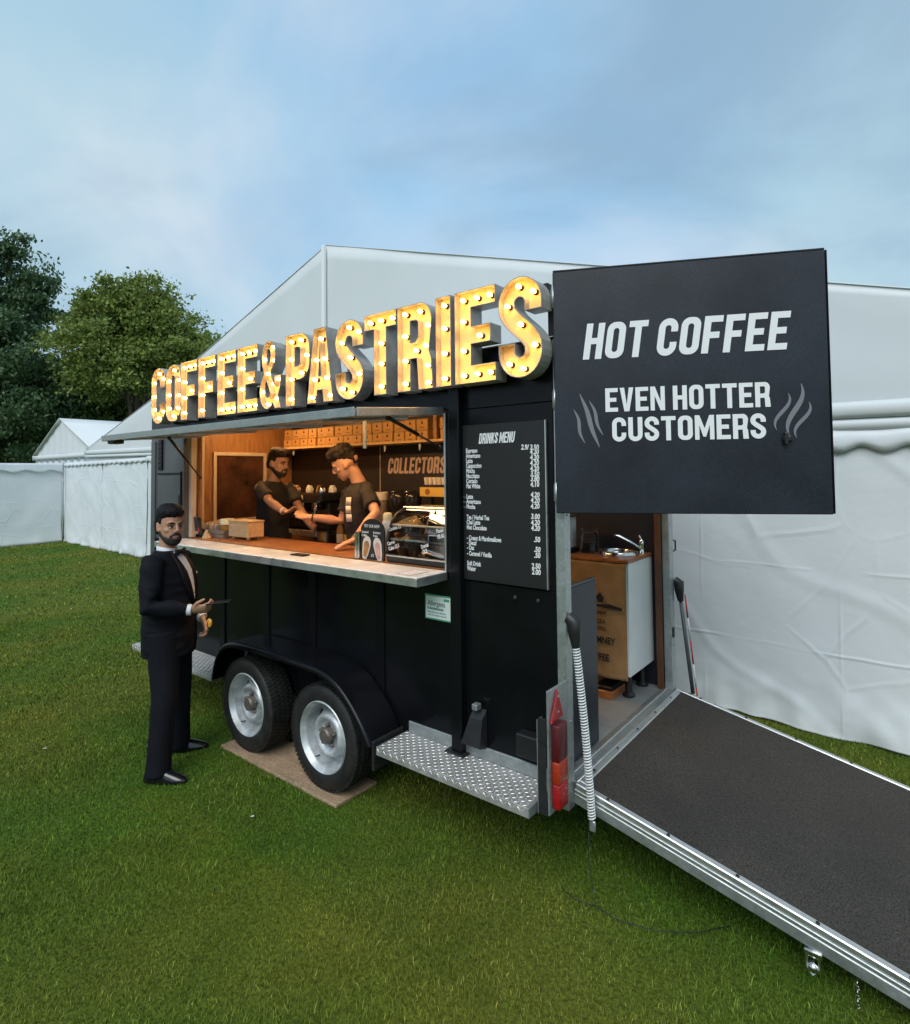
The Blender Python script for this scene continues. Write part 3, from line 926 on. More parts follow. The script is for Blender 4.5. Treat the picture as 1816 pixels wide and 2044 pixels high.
# locker door on the front section
ld = B('locker_door', -4.165, -3.73, -.010, .001, 1.42, 1.955, 'grey_paint_and_sheen', tr, .004)  # black door; reflected sky painted in as grey
B('hinge_strip', -4.17, -3.71, -.016, .0, 1.962, 1.975, 'black_rib', ld)
B('lock_bar', -3.722, -3.708, -.02, .0, 1.42, 1.985, 'black_rib', ld)
B('handle', -3.735, -3.70, -.034, -.012, 1.70, 1.78, 'black_plastic', ld, .006)
vt = B('vent', -4.16, -4.08, -.012, .001, 2.0, 2.285, 'black_rib', tr)
for k in range(6):
    B('slat', -4.15, -4.09, -.017, -.011, 2.03 + k * .043, 2.055 + k * .043, 'dark_steel', vt, .002)
# other walls, floor, roof
B('far_wall', L, 0, W - .035, W, .41, ZR, 'black_paint', tr)
B('far_wall_lining', L + .04, -.951, W - .047, W - .037, ZF, 2.56, 'dark_interior', tr)
B('far_wall_lining', -.95, -.06, W - .047, W - .037, ZF, 2.56, 'navy_wall', tr)
B('front_wall', L + .0, L + .035, .036, W - .036, .41, ZR, 'black_paint', tr)
B('front_wall_lining', L + .036, L + .046, .037, W - .048, ZF, 2.56, 'ply_wall', tr)
B('floor', L + .05, .0, .04, W - .04, .41, ZF, 'floor_grey', tr)
B('ceiling', L + .05, -.02, .04, W - .05, 2.565, 2.585, 'ply_wall', tr)
bm = bmesh.new()
n = 12
prof = [(-.015 + (W + .03) * k / n, ZR + .075 * math.sin(math.pi * k / n) ** .8) for k in range(n + 1)]
for zo in (0, -.02):
    pass
va = [[bm.verts.new((x, y, z)) for y, z in prof] for x in (L - .02, .015)]
vb = [[bm.verts.new((x, y, ZR - .003)) for y in (prof[0][0], prof[-1][0])] for x in (L - .02, .015)]
for k in range(n):
    bm.faces.new((va[0][k], va[1][k], va[1][k + 1], va[0][k + 1]))
bm.faces.new(va[0] + [vb[0][1], vb[0][0]]); bm.faces.new((va[1] + [vb[1][1], vb[1][0]])[::-1])
bm.faces.new((vb[0][0], vb[0][1], vb[1][1], vb[1][0]))
bm.faces.new((va[0][0], vb[0][0], vb[1][0], va[1][0])); bm.faces.new((va[0][-1], va[1][-1], vb[1][1], vb[0][1]))
bmesh.ops.remove_doubles(bm, verts=bm.verts, dist=.0004)
bmo('roof', bm, 'white_laminate', tr)
# chassis
for y in (.16, 1.38):
    B('chassis_rail', L + .1, -.05, y - .03, y + .03, .31, .408, 'galvanised', tr)
for x in (-1.52, -2.36):
    bm = bmesh.new(); tube(bm, [(x, .0, .32), (x, W, .32)], .035, 10); bmo('axle', bm, 'dark_steel', tr, True)
B('cross_member', -.12, -.06, .05, W - .05, .33, .405, 'galvanised', tr)
bm = bmesh.new()
tube(bm, [(L - .02, .35, .38), (L - 1.2, W / 2 - .04, .42)], .04, 8); tube(bm, [(L - .02, W - .35, .38), (L - 1.2, W / 2 + .04, .42)], .04, 8)
tube(bm, [(L - 1.15, W / 2, .43), (L - 1.45, W / 2, .43)], .035, 8)
bmo('drawbar', bm, 'galvanised', tr, True)
# hatch frame timber and inner battens
B('hatch_jamb', OX0 - .005, OX0 + .035, .037, .085, OZ0 + .04, OZ1, 'batten', tr)
B('hatch_jamb', OX0 + .036, OX0 + .075, .10, .118, OZ0 + .04, 2.56, 'varnished_wood', tr)
B('wall_batten', L + .047, L + .062, .43, .49, ZF + .9, 2.56, 'batten', tr)
B('hatch_jamb', OX1 - .012, OX1 + .0, -.004, .034, OZ0 + .03, OZ1, 'aluminium', tr)
# serving shelf
sh = B('serving_shelf', OX0 + .01, OX1, -.252, .003, 1.368, 1.401, 'counter_top', tr, .004)
B('edge_trim', OX0 + .008, OX1 + .002, -.262, -.2525, 1.352, 1.398, 'aluminium', sh, .003)
B('edge_trim', OX1 + .0005, OX1 + .010, -.262, -.005, 1.352, 1.398, 'aluminium', sh, .003)
for x in (-3.3, -2.2, -1.1):
    B('bracket', x - .012, x + .012, -.20, -.002, 1.335, 1.366, 'dark_steel', sh)
tp = B('notice_print', -.86, -.755, -.225, -.075, 1.4012, 1.4022, 'grey_vinyl', sh, 0)
B('notice_paper', -.853, -.762, -.215, -.085, 1.4023, 1.4028, 'white_laminate', tp, 0)
# square prop from the step to the fascia
B('hatch_post', -.628, -.556, -.052, -.001, .445, 2.60, 'black_paint', tr, .006)
B('post_foot', -.66, -.53, -.075, -.012, .4445, .452, 'dark_steel', tr)
# awning (the raised hatch flap)
aw_m = plane_mtx((0, 0, 2.313), (1, 0, 0), (0, -0.66, -0.052))
aw = B('awning', OX0 - .01, OX1 - .02, 0.0, .66, -.004, .028, 'aluminium', tr, .004, mtx=aw_m)
B('edge_trim', OX0 - .012, OX1 - .018, .655, .668, -.012, .034, 'galvanised', aw, .003, mtx=aw_m)
B('edge_trim', OX1 - .019, OX1 - .008, .0, .65, -.010, .034, 'galvanised', aw, .003, mtx=aw_m)
B('edge_trim', OX0 - .024, OX0 - .011, .0, .65, -.010, .034, 'galvanised', aw, .003, mtx=aw_m)
bm = bmesh.new(); bx(bm, OX0 + .03, OX0 + .16, -.64, -.56, 2.205, 2.238, .012, seg=2)
bmo('latch', bm, 'dark_steel', aw)
for k in range(4):
    x = OX0 + .35 + k * .78
    B('stiffener', x, x + .05, .05, .64, .0295, .043, 'galvanised', aw, .002, mtx=aw_m)
for xo, xi in ((-3.20, -3.50), (-.78, -.77)):
    bm = bmesh.new()
    a, b = Vector((xo, -.36, 2.245)), Vector((xi, .05, 1.93 if xi < -2 else 2.10))
    tube(bm, [a, a.lerp(b, .55)], .011, 8); tube(bm, [a.lerp(b, .55), b], .0065, 8)
    bmesh.ops.create_uvsphere(bm, u_segments=8, v_segments=6, radius=.016, matrix=Matrix.Translation(a))
    bmesh.ops.create_uvsphere(bm, u_segments=8, v_segments=6, radius=.014, matrix=Matrix.Translation(b))
    bmo('gas_strut', bm, 'black_plastic', tr, True)
# amber side marker
bm = bmesh.new(); lathe(bm, [(.036, 0), (.036, -.008), (.030, -.014), (.0, -.016)], (-3.236, -.0, .73), 'Y', 20)
bmo('side_marker', bm, 'amber_disc', tr, True, ang=40)
for x in (-.10, -.235):
    bm = bmesh.new(); lathe(bm, [(.012, .0), (.012, -.006), (.006, -.012), (0, -.012)], (x, 0, 1.31), 'Y', 10)
    bmo('bolt', bm, 'dark_steel', tr)

# checker-plate steps with real raised bars
def checker_step(x0, x1, y0, y1, z, lip):
    s = B('step', x0, x1, y0, y1, z - .004, z, 'checker_alu', tr, .001)
    f = B('front_lip', x0, x1, y0 - .004, y0 - .0003, z - lip, z + .0005, 'checker_alu', s, .001)
    bm = bmesh.new()
    def bar(c, ang, ux, uy, un):
        a = ux * math.cos(ang) + uy * math.sin(ang); b = -ux * math.sin(ang) + uy * math.cos(ang)
        o = [c - a * .0135, c - b * .0042, c + a * .0135, c + b * .0042]
        lo = [bm.verts.new(p) for p in o]; hi = [bm.verts.new(c + (p - c) * .55 + un * .0022) for p in o]
        bm.faces.new(hi)
        for k in range(4): bm.faces.new((lo[k], lo[(k + 1) % 4], hi[(k + 1) % 4], hi[k]))
    p = .024
    for i in range(int((x1 - x0) / p)):
        for j in range(int((y1 - y0) / p)):
            bar(Vector((x0 + .014 + i * p, y0 + .014 + j * p, z + .0001)), R(45 if (i + j) % 2 else -45), Vector((1, 0, 0)), Vector((0, 1, 0)), Vector((0, 0, 1)))
        for j in range(int(lip / p)):
            bar(Vector((x0 + .014 + i * p, y0 - .0042, z - .014 - j * p)), R(45 if (i + j) % 2 else -45), Vector((1, 0, 0)), Vector((0, 0, 1)), Vector((0, -1, 0)))
    o = bmo('tread_bars', bm, 'tread_silver', s)
    o['kind'] = 'stuff'
    B('hanger', x0 + .1, x0 + .14, y0 + .02, .1, z - .05, z - .006, 'galvanised', s)
    B('hanger', x1 - .14, x1 - .1, y0 + .02, .1, z - .05, z - .006, 'galvanised', s)
    B('end_plate', x1 - .002, x1 + .004, y0 - .004, -.004, z - lip, z + .003, 'galvanised', s, .001)
    B('end_plate', x0 - .004, x0 + .002, y0 - .004, -.004, z - lip, z + .003, 'galvanised', s, .001)
checker_step(-.995, -.018, -.25, -.001, .440, .042)
checker_step(-4.08, -2.745, -.25, -.001, .470, .042)
# wheel chock holder and marker box above the step
bm = bmesh.new()
v = [bm.verts.new(p) for p in [(-.545, -.005, .50), (-.42, -.005, .50), (-.42, -.005, .70), (-.50, -.005, .70), (-.545, -.07, .52), (-.42, -.07, .52), (-.42, -.05, .66), (-.50, -.05, .66)]]
for q in ((0, 1, 2, 3), (7, 6, 5, 4), (0, 4, 5, 1), (1, 5, 6, 2), (2, 6, 7, 3), (3, 7, 4, 0)): bm.faces.new([v[k] for k in q])
ch = bmo('chock_bracket', bm, 'dark_steel', tr)
B('clip', -.48, -.445, -.06, -.02, .705, .735, 'galvanised', ch)
bm = bmesh.new(); bx(bm, -.20, -.07, -.075, -.005, .555, .665, .006); bmo('junction_box', bm, 'black_plastic', tr)

# mudguard over both wheels
bm = bmesh.new()
prof = [(-2.735, .44), (-2.725, .52), (-2.69, .62), (-2.63, .70), (-2.54, .755), (-2.44, .777), (-2.2, .782), (-1.9, .785), (-1.6, .785), (-1.45, .775), (-1.33, .735), (-1.22, .66), (-1.12, .56), (-1.06, .48), (-1.03, .43)]
from_prof = []
for yv, dz in ((-.002, 0), (-.24, 0), (-.262, -.006), (-.27, -.02), (-.27, -.042)):
    row = []
    for k, (x, z) in enumerate(prof):
        a = prof[max(k - 1, 0)]; b = prof[min(k + 1, len(prof) - 1)]
        t_ = Vector((b[0] - a[0], 0, b[1] - a[1])).normalized(); nn_ = Vector((-t_.z, 0, t_.x))
        row.append(bm.verts.new(Vector((x, yv, z)) + nn_ * dz))
    from_prof.append(row)
for a, b in zip(from_prof, from_prof[1:]):
    for k in range(len(prof) - 1):
        bm.faces.new((a[k], a[k + 1], b[k + 1], b[k]))
mg = bmo('mudguard', bm, 'black_paint', tr, True)
md = mg.modifiers.new('thickness', 'SOLIDIFY'); md.thickness = .005
bv = mg.modifiers.new('subsurf', 'SUBSURF'); bv.levels = 2; bv.render_levels = 2
B('mud_flap', -1.04, -1.02, -.25, -.01, .30, .46, 'rubber', mg)

# wheels
def wheel(x, z):
    w = thing_part = B('axle_hub', x - .055, x + .055, -.10, .0, z - .055, z + .055, 'dark_steel', tr, .02)
    bm = bmesh.new()
    ro, ri, y0, y1 = .316, .205, -.212, -.03
    prof = [(ri, y0 + .02), (ri + .008, y0 + .004), (ri + .03, y0 - .004), (ro - .04, y0 - .006), (ro - .012, y0 + .006), (ro - .002, y0 + .022), (ro, y0 + .05), (ro, y1 - .05), (ro - .012, y1 - .006), (ro - .04, y1), (ri, y1 - .02)]
    lathe(bm, prof, (x, 0, z), 'Y', 64, closed=True)
    ty = bmo('tyre', bm, 'rubber', w, True, ang=40)
    bm = bmesh.new()
    for k in range(72):            # shoulder and tread blocks
        a = 2 * math.pi * k / 72
        for yy, hw, off_ in ((y0 + .020, .014, 0), (y0 + .055, .011, .5), (y0 + .09, .011, 0), (y0 + .125, .011, .5), (y1 - .022, .012, 0)):
            aa = a + off_ * 2 * math.pi / 72
            rr_ = ro + (.0 if y0 + .04 < yy < y1 - .04 else -.004)
            mtx = Matrix.Translation((x, yy, z)) @ Matrix.Rotation(aa, 4, 'Y') @ Matrix.Translation((0, 0, rr_))
            bx(bm, -.0095, .0095, -hw, hw, -.006, .006, 0, mtx)
    tb = bmo('tread_blocks', bm, 'rubber', w); tb['kind'] = 'stuff'
    bm = bmesh.new()
    # flange, drop-centre barrel, dish with raised centre
    prof = [(.214, y0 + .012), (.217, y0 + .002), (.212, y0 - .004), (.205, y0 + .002), (.200, y0 + .014), (.190, y0 + .020), (.187, y0 + .034), (.180, y0 + .070), (.166, y0 + .098), (.152, y0 + .098), (.141, y0 + .070), (.128, y0 + .042), (.116, y0 + .034), (.102, y0 + .036), (.090, y0 + .048), (.078, y0 + .058), (.050, y0 + .060), (.046, y0 + .085), (.214, y0 + .115)]
    lathe(bm, prof, (x, 0, z), 'Y', 56, closed=True)
    rim = bmo('rim', bm, 'rim_silver', w, True, ang=50)
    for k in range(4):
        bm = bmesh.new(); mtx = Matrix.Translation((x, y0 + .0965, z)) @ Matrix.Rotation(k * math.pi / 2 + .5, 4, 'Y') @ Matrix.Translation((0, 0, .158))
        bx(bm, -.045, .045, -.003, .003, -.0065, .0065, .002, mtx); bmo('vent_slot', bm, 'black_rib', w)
    bm = bmesh.new(); lathe(bm, [(.050, y0 + .07), (.049, y0 + .030), (.046, y0 + .018), (.040, y0 + .012), (0, y0 + .010)], (x, 0, z), 'Y', 28)
    bmo('hub_cap', bm, 'hub_steel', w, True, ang=40)
    for k in range(5):
        a = 2 * math.pi * k / 5 + .3
        bm = bmesh.new(); lathe(bm, [(.0105, y0 + .06), (.0105, y0 + .036), (.007, y0 + .030), (0, y0 + .030)], (x + .064 * math.cos(a), 0, z + .064 * math.sin(a)), 'Y', 6)
        bmo('wheel_nut', bm, 'hub_steel', w)
    bm = bmesh.new(); a = 4.2
    tube(bm, [(x + .17 * math.cos(a), y0 + .05, z + .17 * math.sin(a)), (x + .163 * math.cos(a), y0 + .015, z + .163 * math.sin(a))], .004, 6)
    bmo('valve', bm, 'black_plastic', w)
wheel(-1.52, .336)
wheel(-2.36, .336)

# rear frame
def post(y0, y1, nm='corner_post'):
    p = B(nm, .0005, .052, y0, y1, .335, ZR - .01, 'galvanised', tr, .004)
    for k in range(14):
        bm = bmesh.new(); lathe(bm, [(.006, 0), (.006, .003), (0, .0045)], (.0525, (y0 + y1) / 2, .42 + k * .165), 'X', 8)
        bmo('rivet', bm, 'galvanised', p)
    return p
pl = post(.0, .062)
prr = post(W - .085, W)
B('rear_header', -.005, .05, .064, W - .087, 2.48, ZR - .01, 'galvanised', tr)
B('inner_jamb', -.045, -.001, W - .105, W - .086, ZF, 2.48, 'dark_wood', tr)
B('latch_plate', .0525, .060, W - .062, W - .03, .80, .87, 'black_plastic', prr)
bm = bmesh.new(); tube(bm, [(.05, W + .01, 1.46), (.05, W + .05, 1.455), (.05, W + .05, 1.39), (.05, W + .01, 1.385)], .006, 6); bmo('catch_loop', bm, 'dark_steel', prr)
B('sill', -.03, .055, .064, W - .087, .405, .452, 'galvanised', tr, .003)
B('sill_lip', .0, .018, .064, W - .087, .4525, .462, 'aluminium', tr, .002)

# rear lamp board
lb = B('lamp_board', .042, .052, -.185, -.002, .40, .955, 'galvanised', tr, .002)
B('lamp_side', .0, .041, -.192, -.186, .40, .83, 'dark_steel', lb, .002)
B('lamp_flange', -.004, -.0005, -.196, -.150, .40, .82, 'galvanised', lb, .001)
def lens(name, z0, z1, m):
    bm = bmesh.new(); bx(bm, .0535, .092, -.165, -.075, z0, z1, .007, seg=2)
    return bmo(name, bm, m, lb, True, ang=50)
lens('lamp_lens', .425, .535, 'red_lens'); lens('lamp_lens', .5355, .635, 'amber_lens'); lens('lamp_lens', .6355, .80, 'dark_red_lens')
bm = bmesh.new()
tri = [(-.178, .805), (-.062, .812), (-.112, .948)]
lo = [bm.verts.new((.0535, y, z)) for y, z in tri]; hi = [bm.verts.new((.064, y, z)) for y, z in tri]
bm.faces.new(hi); bm.faces.new(lo[::-1])
for k in range(3): bm.faces.new((lo[k], lo[(k + 1) % 3], hi[(k + 1) % 3], hi[k]))
bmesh.ops.bevel(bm, geom=bm.edges[:], offset=.003, segments=1, affect='EDGES')
tl = bmo('reflector_triangle', bm, 'red_lens', lb)
for y, z in ((-.113, .915), (-.113, .845)):
    bm = bmesh.new(); lathe(bm, [(.006, 0), (.006, .003), (0, .004)], (.0645, y, z), 'X', 10); bmo('screw', bm, 'aluminium', tl)

# ramp
RA = .2107
rm = Matrix.Translation((.062, 0, .452)) @ Matrix.Rotation(RA, 4, 'Y')
RL = 2.06
ry0, ry1 = .05, W - .01
rp_ = B('ramp', 0.0, RL, ry0 + .036, ry1 - .036, -.045, -.006, 'ramp_deck', tr, .002, mtx=rm)
for a, b in ((ry0, ry0 + .035), (ry1 - .035, ry1)):
    B('edge_rail', -.0, RL + .035, a, b, -.048, .0, 'aluminium', rp_, .004, mtx=rm)
    B('side_channel', .0, RL + .03, a + .001, b - .004, -.098, -.0485, 'galvanised', rp_, .004, mtx=rm)
    s = -1 if a < .5 else 1
    yy = a if s < 0 else b
    B('channel_bead', .0, RL + .03, yy + s * .0005, yy + s * .006, -.036, -.026, 'galvanised', rp_, .002, mtx=rm)
B('edge_rail', 0, .038, ry0 + .0355, ry1 - .0355, -.048, .0005, 'aluminium', rp_, .004, mtx=rm)
B('edge_rail', RL, RL + .04, ry0 + .0355, ry1 - .0355, -.05, .0, 'aluminium', rp_, .004, mtx=rm)
bm = bmesh.new(); tube(bm, [(.06, .07, .44), (.06, W - .09, .44)], .014, 10); bmo('hinge_tube', bm, 'galvanised', rp_, True)
nb = 0
for s_ in [k * .285 + .16 for k in range(7)]:
    for yy in (ry0 + .018, ry1 - .018):
        bm = bmesh.new(); lathe(bm, [(.0075, 0), (.0075, .003), (.004, .005), (0, .005)], (0, 0, 0), 'Z', 10)
        bmo('bolt', bm, 'dark_steel', rp_, mtx=rm @ Matrix.Translation((s_, yy, .0005)))
for k in range(5):
    bm = bmesh.new(); lathe(bm, [(.0065, 0), (.0065, .003), (.0, .0045)], (0, 0, 0), 'Z', 10)
    bmo('bolt', bm, 'dark_steel', rp_, mtx=rm @ Matrix.Translation((.018, .22 + k * .29, .001)))
# latch hanging under the ramp's edge
lt = rm @ Vector((1.02, ry0 - .005, -.10))
bm = bmesh.new()
tube(bm, [lt + Vector((-.02, 0, 0)), lt + Vector((-.022, -.01, -.05)), lt + Vector((.0, -.012, -.075)), lt + Vector((.022, -.01, -.05)), lt + Vector((.02, 0, 0))], .006, 6)
bmesh.ops.create_uvsphere(bm, u_segments=10, v_segments=8, radius=.02, matrix=Matrix.Translation(lt + Vector((0, -.005, -.05))))
bx(bm, lt.x - .03, lt.x + .03, lt.y - .004, lt.y + .02, lt.z - .02, lt.z + .005, .003)
bmo('ramp_latch', bm, 'steel', rp_, True, ang=45)
lt2 = rm @ Vector((1.16, ry0 - .008, -.10))
bm = bmesh.new()
for k in range(6):
    c_ = lt2 + Vector((0, 0, -.012 - k * .016))
    rr_ = .008
    pts = [c_ + (Vector((rr_ * .6 * math.cos(t), 0, rr_ * math.sin(t))) if k % 2 else Vector((0, rr_ * .6 * math.cos(t), rr_ * math.sin(t)))) for t in [i * math.pi / 4 for i in range(9)]]
    tube(bm, pts, .0022, 5)
bmo('chain', bm, 'steel', rp_, True)

# assist springs of the ramp
def ramp_spring(a, b, nm, coil=True):
    a, b = Vector(a), Vector(b)
    s = None
    bm = bmesh.new()
    d = (b - a).normalized()
    tube(bm, [a + Vector((-.03, 0, .05)), a + Vector((.0, 0, .03)), a + d * .02, a + d * .09], [.03, .037, .032, .02], 12)
    s = bmo('ramp_spring', bm, 'black_plastic', tr, True, ang=50)
    x = d.orthogonal().normalized(); y = d.cross(x)
    ln = (b - a).length
    if coil:
        bm = bmesh.new()
        turns = 60
        pts = []
        for k in range(turns * 8 + 1):
            t = k / (turns * 8)
            ang = 2 * math.pi * turns * t
            bow = Vector((.012, -.01, 0)) * math.sin(math.pi * t)
            pts.append(a + d * (.085 + (ln - .115) * t) + bow + (x * math.cos(ang) + y * math.sin(ang)) * .0165)
        tube(bm, pts, .0038, 5)
        bmo('coil', bm, 'white_laminate', s, True)
    else:
        bm = bmesh.new(); tube(bm, [a + d * .08, b - d * .02], .013, 10); bmo('sleeve', bm, 'grey_paint_and_sheen', s, True)
    bm = bmesh.new(); tube(bm, [a + d * .05, b], .0085, 8); bx(bm, b.x - .016, b.x + .016, b.y - .006, b.y + .006, b.z - .03, b.z + .02, .004)
    bmo('rod', bm, 'galvanised', s, True, ang=40)
ramp_spring((.085, .02, 1.20), (.165, .012, .31), 'near')
ramp_spring((.075, W + .03, 1.13), (.155, W + .03, .40), 'far', coil=False)

# swung-open rear door with the painted slogan
PA = .4434
dm = plane_mtx((.037, -.050, .0372), (math.cos(PA), math.sin(PA), 0), (0, 0, 1)) @ Matrix.Diagonal((.981, .981, 1, 1))      # local x along the door, y up, z out towards the lawn
def DB(nm, s0, s1, z0, z1, t0, t1, m, parent, b=.003):
    return B(nm, s0, s1, z0, z1, t0, t1, m, parent, b, mtx=dm)
dr = DB('rear_door', 0.0, 1.217, 1.749, 2.942, -.030, 0.0, 'navy_panel', tr, .004)
DB('door_edge', 1.2175, 1.224, 1.752, 2.939, -.029, -.001, 'black_rib', dr, .001)
DB('door_edge', .002, 1.215, 2.9425, 2.949, -.029, -.001, 'dark_steel', dr, .001)
for z in (1.85, 2.3, 2.8):
    bm = bmesh.new(); tube(bm, [(.034, -.040, z - .05), (.034, -.040, z + .05)], .010, 8); bx(bm, .02, .034, -.04, .003, z - .04, z + .04); bmo('hinge', bm, 'galvanised', dr, True)
tm = lambda s, z: dm @ Matrix.Translation((s, z, .0022))
block_text('slogan_lettering', 'HOT COFFEE', 'white_vinyl', dr, tm(.140, 2.496), .175, shear=.14, width=.905, gap=.085)
block_text('slogan_lettering', 'EVEN HOTTER', 'white_vinyl', dr, tm(.243, 2.237), .114, width=.728, gap=.085, w=.56)
block_text('slogan_lettering', 'CUSTOMERS', 'white_vinyl', dr, tm(.272, 2.094), .114, width=.678, gap=.085, w=.56)
def steam(pts, wmax):
    c = []
    k = 18
    (x0, y0), (x1, y1) = pts
    for i in range(k + 1):
        t = i / k
        s = t * t * (3 - 2 * t)
        c.append((x0 + (x1 - x0) * s + .012 * math.sin(2 * math.pi * t), y0 + (y1 - y0) * t))
    Lp, Rp = [], []
    for i in range(k + 1):
        t = i / k
        a = c[max(i - 1, 0)]; b = c[min(i + 1, k)]
        l = math.hypot(b[0] - a[0], b[1] - a[1])
        nx, ny = -(b[1] - a[1]) / l, (b[0] - a[0]) / l
        w_ = wmax * math.sin(math.pi * min(1, t * .96 + .02)) ** .8 / 2
        Lp.append((c[i][0] + nx * w_, c[i][1] + ny * w_)); Rp.append((c[i][0] - nx * w_, c[i][1] - ny * w_))
    return Lp + Rp[::-1]
for pts, w_ in (([(1.100, 2.338), (1.045, 2.100)], .022), ([(1.046, 2.297), (.994, 2.130)], .016), ([(1.129, 2.255), (1.075, 2.093)], .016),
                ([(.123, 2.330), (.211, 2.067)], .022), ([(.092, 2.255), (.143, 2.089)], .016), ([(.167, 2.295), (.229, 2.125)], .016)):
    me = fill_mesh('steam_mark', [steam(pts, w_)])
    me.transform(tm(0, 0))
    obj('steam_mark', me, 'grey_vinyl', dr)
bm = bmesh.new(); bx(bm, 1.015, 1.055, 2.075, 2.105, 0.001, .02, .008, seg=2); bx(bm, 1.02, 1.036, 2.06, 2.12, .004, .028, .006, seg=2)
bmo('latch', bm, 'black_plastic', dr, mtx=dm)

# rail and stays that carry the sign letters above the roof edge
rl = B('sign_rail', L + .25, .0, -.030, .012, 2.845, 2.885, 'dark_steel', tr, .003)
for k in range(9):
    x = L + .3 + k * .5
    B('sign_stay', x, x + .03, .0, .02, ZR - .2 + .2, 2.845, 'dark_steel', rl, .002)
B('sign_rail', L + .25, .0, -.033, -.0015, 2.50, 2.53, 'dark_steel', rl, .003)

# ------------------------------------------------------------------ lit marquee letters
def sphere_bulb():
    bm = bmesh.new()
    lathe(bm, [(0.007, -.016), (.008, -.021), (.0112, -.028), (.0120, -.034), (.0106, -.041), (.0064, -.0455), (0, -.047)], (0, 0, 0), 'Y', 12)
    bmesh.ops.recalc_face_normals(bm, faces=bm.faces)
    me = bpy.data.meshes.new('bulb'); bm.to_mesh(me); bm.free()
    me.polygons.foreach_set('use_smooth', [True] * len(me.polygons)); me.materials.append(MATS['bulb_glow'])
    bm = bmesh.new()
    lathe(bm, [(.014, 0.0), (.014, -.004), (.0105, -.006), (.0105, -.016)], (0, 0, 0), 'Y', 10)
    bmesh.ops.recalc_face_normals(bm, faces=bm.faces)
    ms = bpy.data.meshes.new('socket'); bm.to_mesh(ms); bm.free(); ms.materials.append(MATS['bulb_socket'])
    return me, ms
BULB, SOCK = sphere_bulb()
BP = {
    'C': [(.82, .80), (.50, .91), (.19, .75), (.17, .50), (.19, .26), (.50, .09), (.82, .2)],
    'O': [(.50, .91), (.83, .72), (.83, .45), (.80, .22), (.5, .09), (.18, .24), (.17, .48), (.18, .73)],
    'F': [(.19, .91), (.53, .91), (.85, .91), (.19, .66), (.62, .49), (.19, .38), (.19, .12)],
    'E': [(.19, .91), (.53, .91), (.85, .91), (.19, .68), (.60, .50), (.19, .36), (.19, .09), (.53, .09), (.85, .09)],
    '&': [(.60, .90), (.22, .74), (.66, .70), (.36, .52), (.60, .36), (.86, .42), (.13, .26), (.36, .07), (.78, .14)],
    'P': [(.19, .91), (.60, .91), (.84, .68), (.19, .66), (.62, .45), (.19, .38), (.19, .10)],
    'A': [(.5, .86), (.34, .58), (.66, .58), (.26, .32), (.73, .32), (.15, .08), (.86, .08)],
    'S': [(.80, .84), (.46, .92), (.19, .74), (.50, .53), (.82, .30), (.55, .08), (.22, .14)],
    'T': [(.15, .91), (.5, .91), (.85, .91), (.5, .63), (.5, .38), (.5, .10)],
    'R': [(.19, .91), (.62, .91), (.84, .73), (.19, .65), (.50, .46), (.78, .50), (.19, .36), (.83, .27), (.19, .09), (.84, .07)],
    'I': [(.5, .91), (.5, .65), (.5, .37), (.5, .09)],
}
SIGN = [('C', -4.029, -3.770, 'letter C beginning the sign'), ('O', -3.754, -3.495, 'letter O, second in the sign'), ('F', -3.487, -3.225, 'letter F standing beside the O'),
        ('F', -3.194, -2.935, 'letter F standing beside the first E'), ('E', -2.899, -2.640, 'letter E standing right after the double F'), ('E', -2.611, -2.352, 'letter E standing just before the ampersand'),
        ('&', -2.317, -2.065, 'ampersand between the two words of the sign'), ('P', -2.004, -1.745, 'letter P standing after the ampersand'), ('A', -1.767, -1.507, 'letter A between P and S'),
        ('S', -1.479, -1.224, 'letter S between A and T'), ('T', -1.209, -0.944, 'letter T, the only T in the sign'), ('R', -0.931, -0.665, 'letter R, the only R in the sign'),
        ('I', -0.641, -0.538, 'letter I, the narrowest in the sign'), ('E', -0.508, -0.248, 'letter E standing between I and S'), ('S', -0.226, 0.020, 'letter S ending the sign beside the dark door')]
for ch_, xa, xb, lab in SIGN:
    z0, hgt = 2.418, .486
    loops, adv = glyph(ch_, .53, .20)
    ovx = [p[0] for lp in loops for p in lp]
    mx0, mx1 = min(ovx), max(ovx)
    k = (xb - xa) / (mx1 - mx0)
    loops = [[(xa + (x - mx0) * k, z0 + y * hgt) for x, y in lp] for lp in loops]
    t = thing('lit_letter', 'lit bulb ' + lab, 'letter', ((xa + xb) / 2, -.07, z0), 'lit bulb letters of the trailer sign')
    me = fill_mesh('face', loops, .0015)
    me.transform(Matrix(((1, 0, 0, 0), (0, 0, -1, -.088), (0, 1, 0, 0), (0, 0, 0, 1))))
    obj('face', me, 'letter_face', t)
    bm = bmesh.new()
    for lp in loops:
        a = [bm.verts.new((x, -.132, z)) for x, z in lp]; b = [bm.verts.new((x, -.034, z)) for x, z in lp]
        m_ = len(lp)
        for q in range(m_):
            bm.faces.new((a[q], a[(q + 1) % m_], b[(q + 1) % m_], b[q]))
    o = bmo('side_wall', bm, 'letter_side', t)
    sm = o.modifiers.new('thickness', 'SOLIDIFY'); sm.thickness = .004; sm.offset = 0
    for bxn, bzn in BP[ch_]:
        loc = (xa + bxn * (xb - xa), -.090, z0 + bzn * hgt)
        o = bpy.data.objects.new('bulb', BULB); COL.objects.link(o); o.location = loc; attach(o, t)
        s = bpy.data.objects.new('socket', SOCK); COL.objects.link(s); s.parent = o

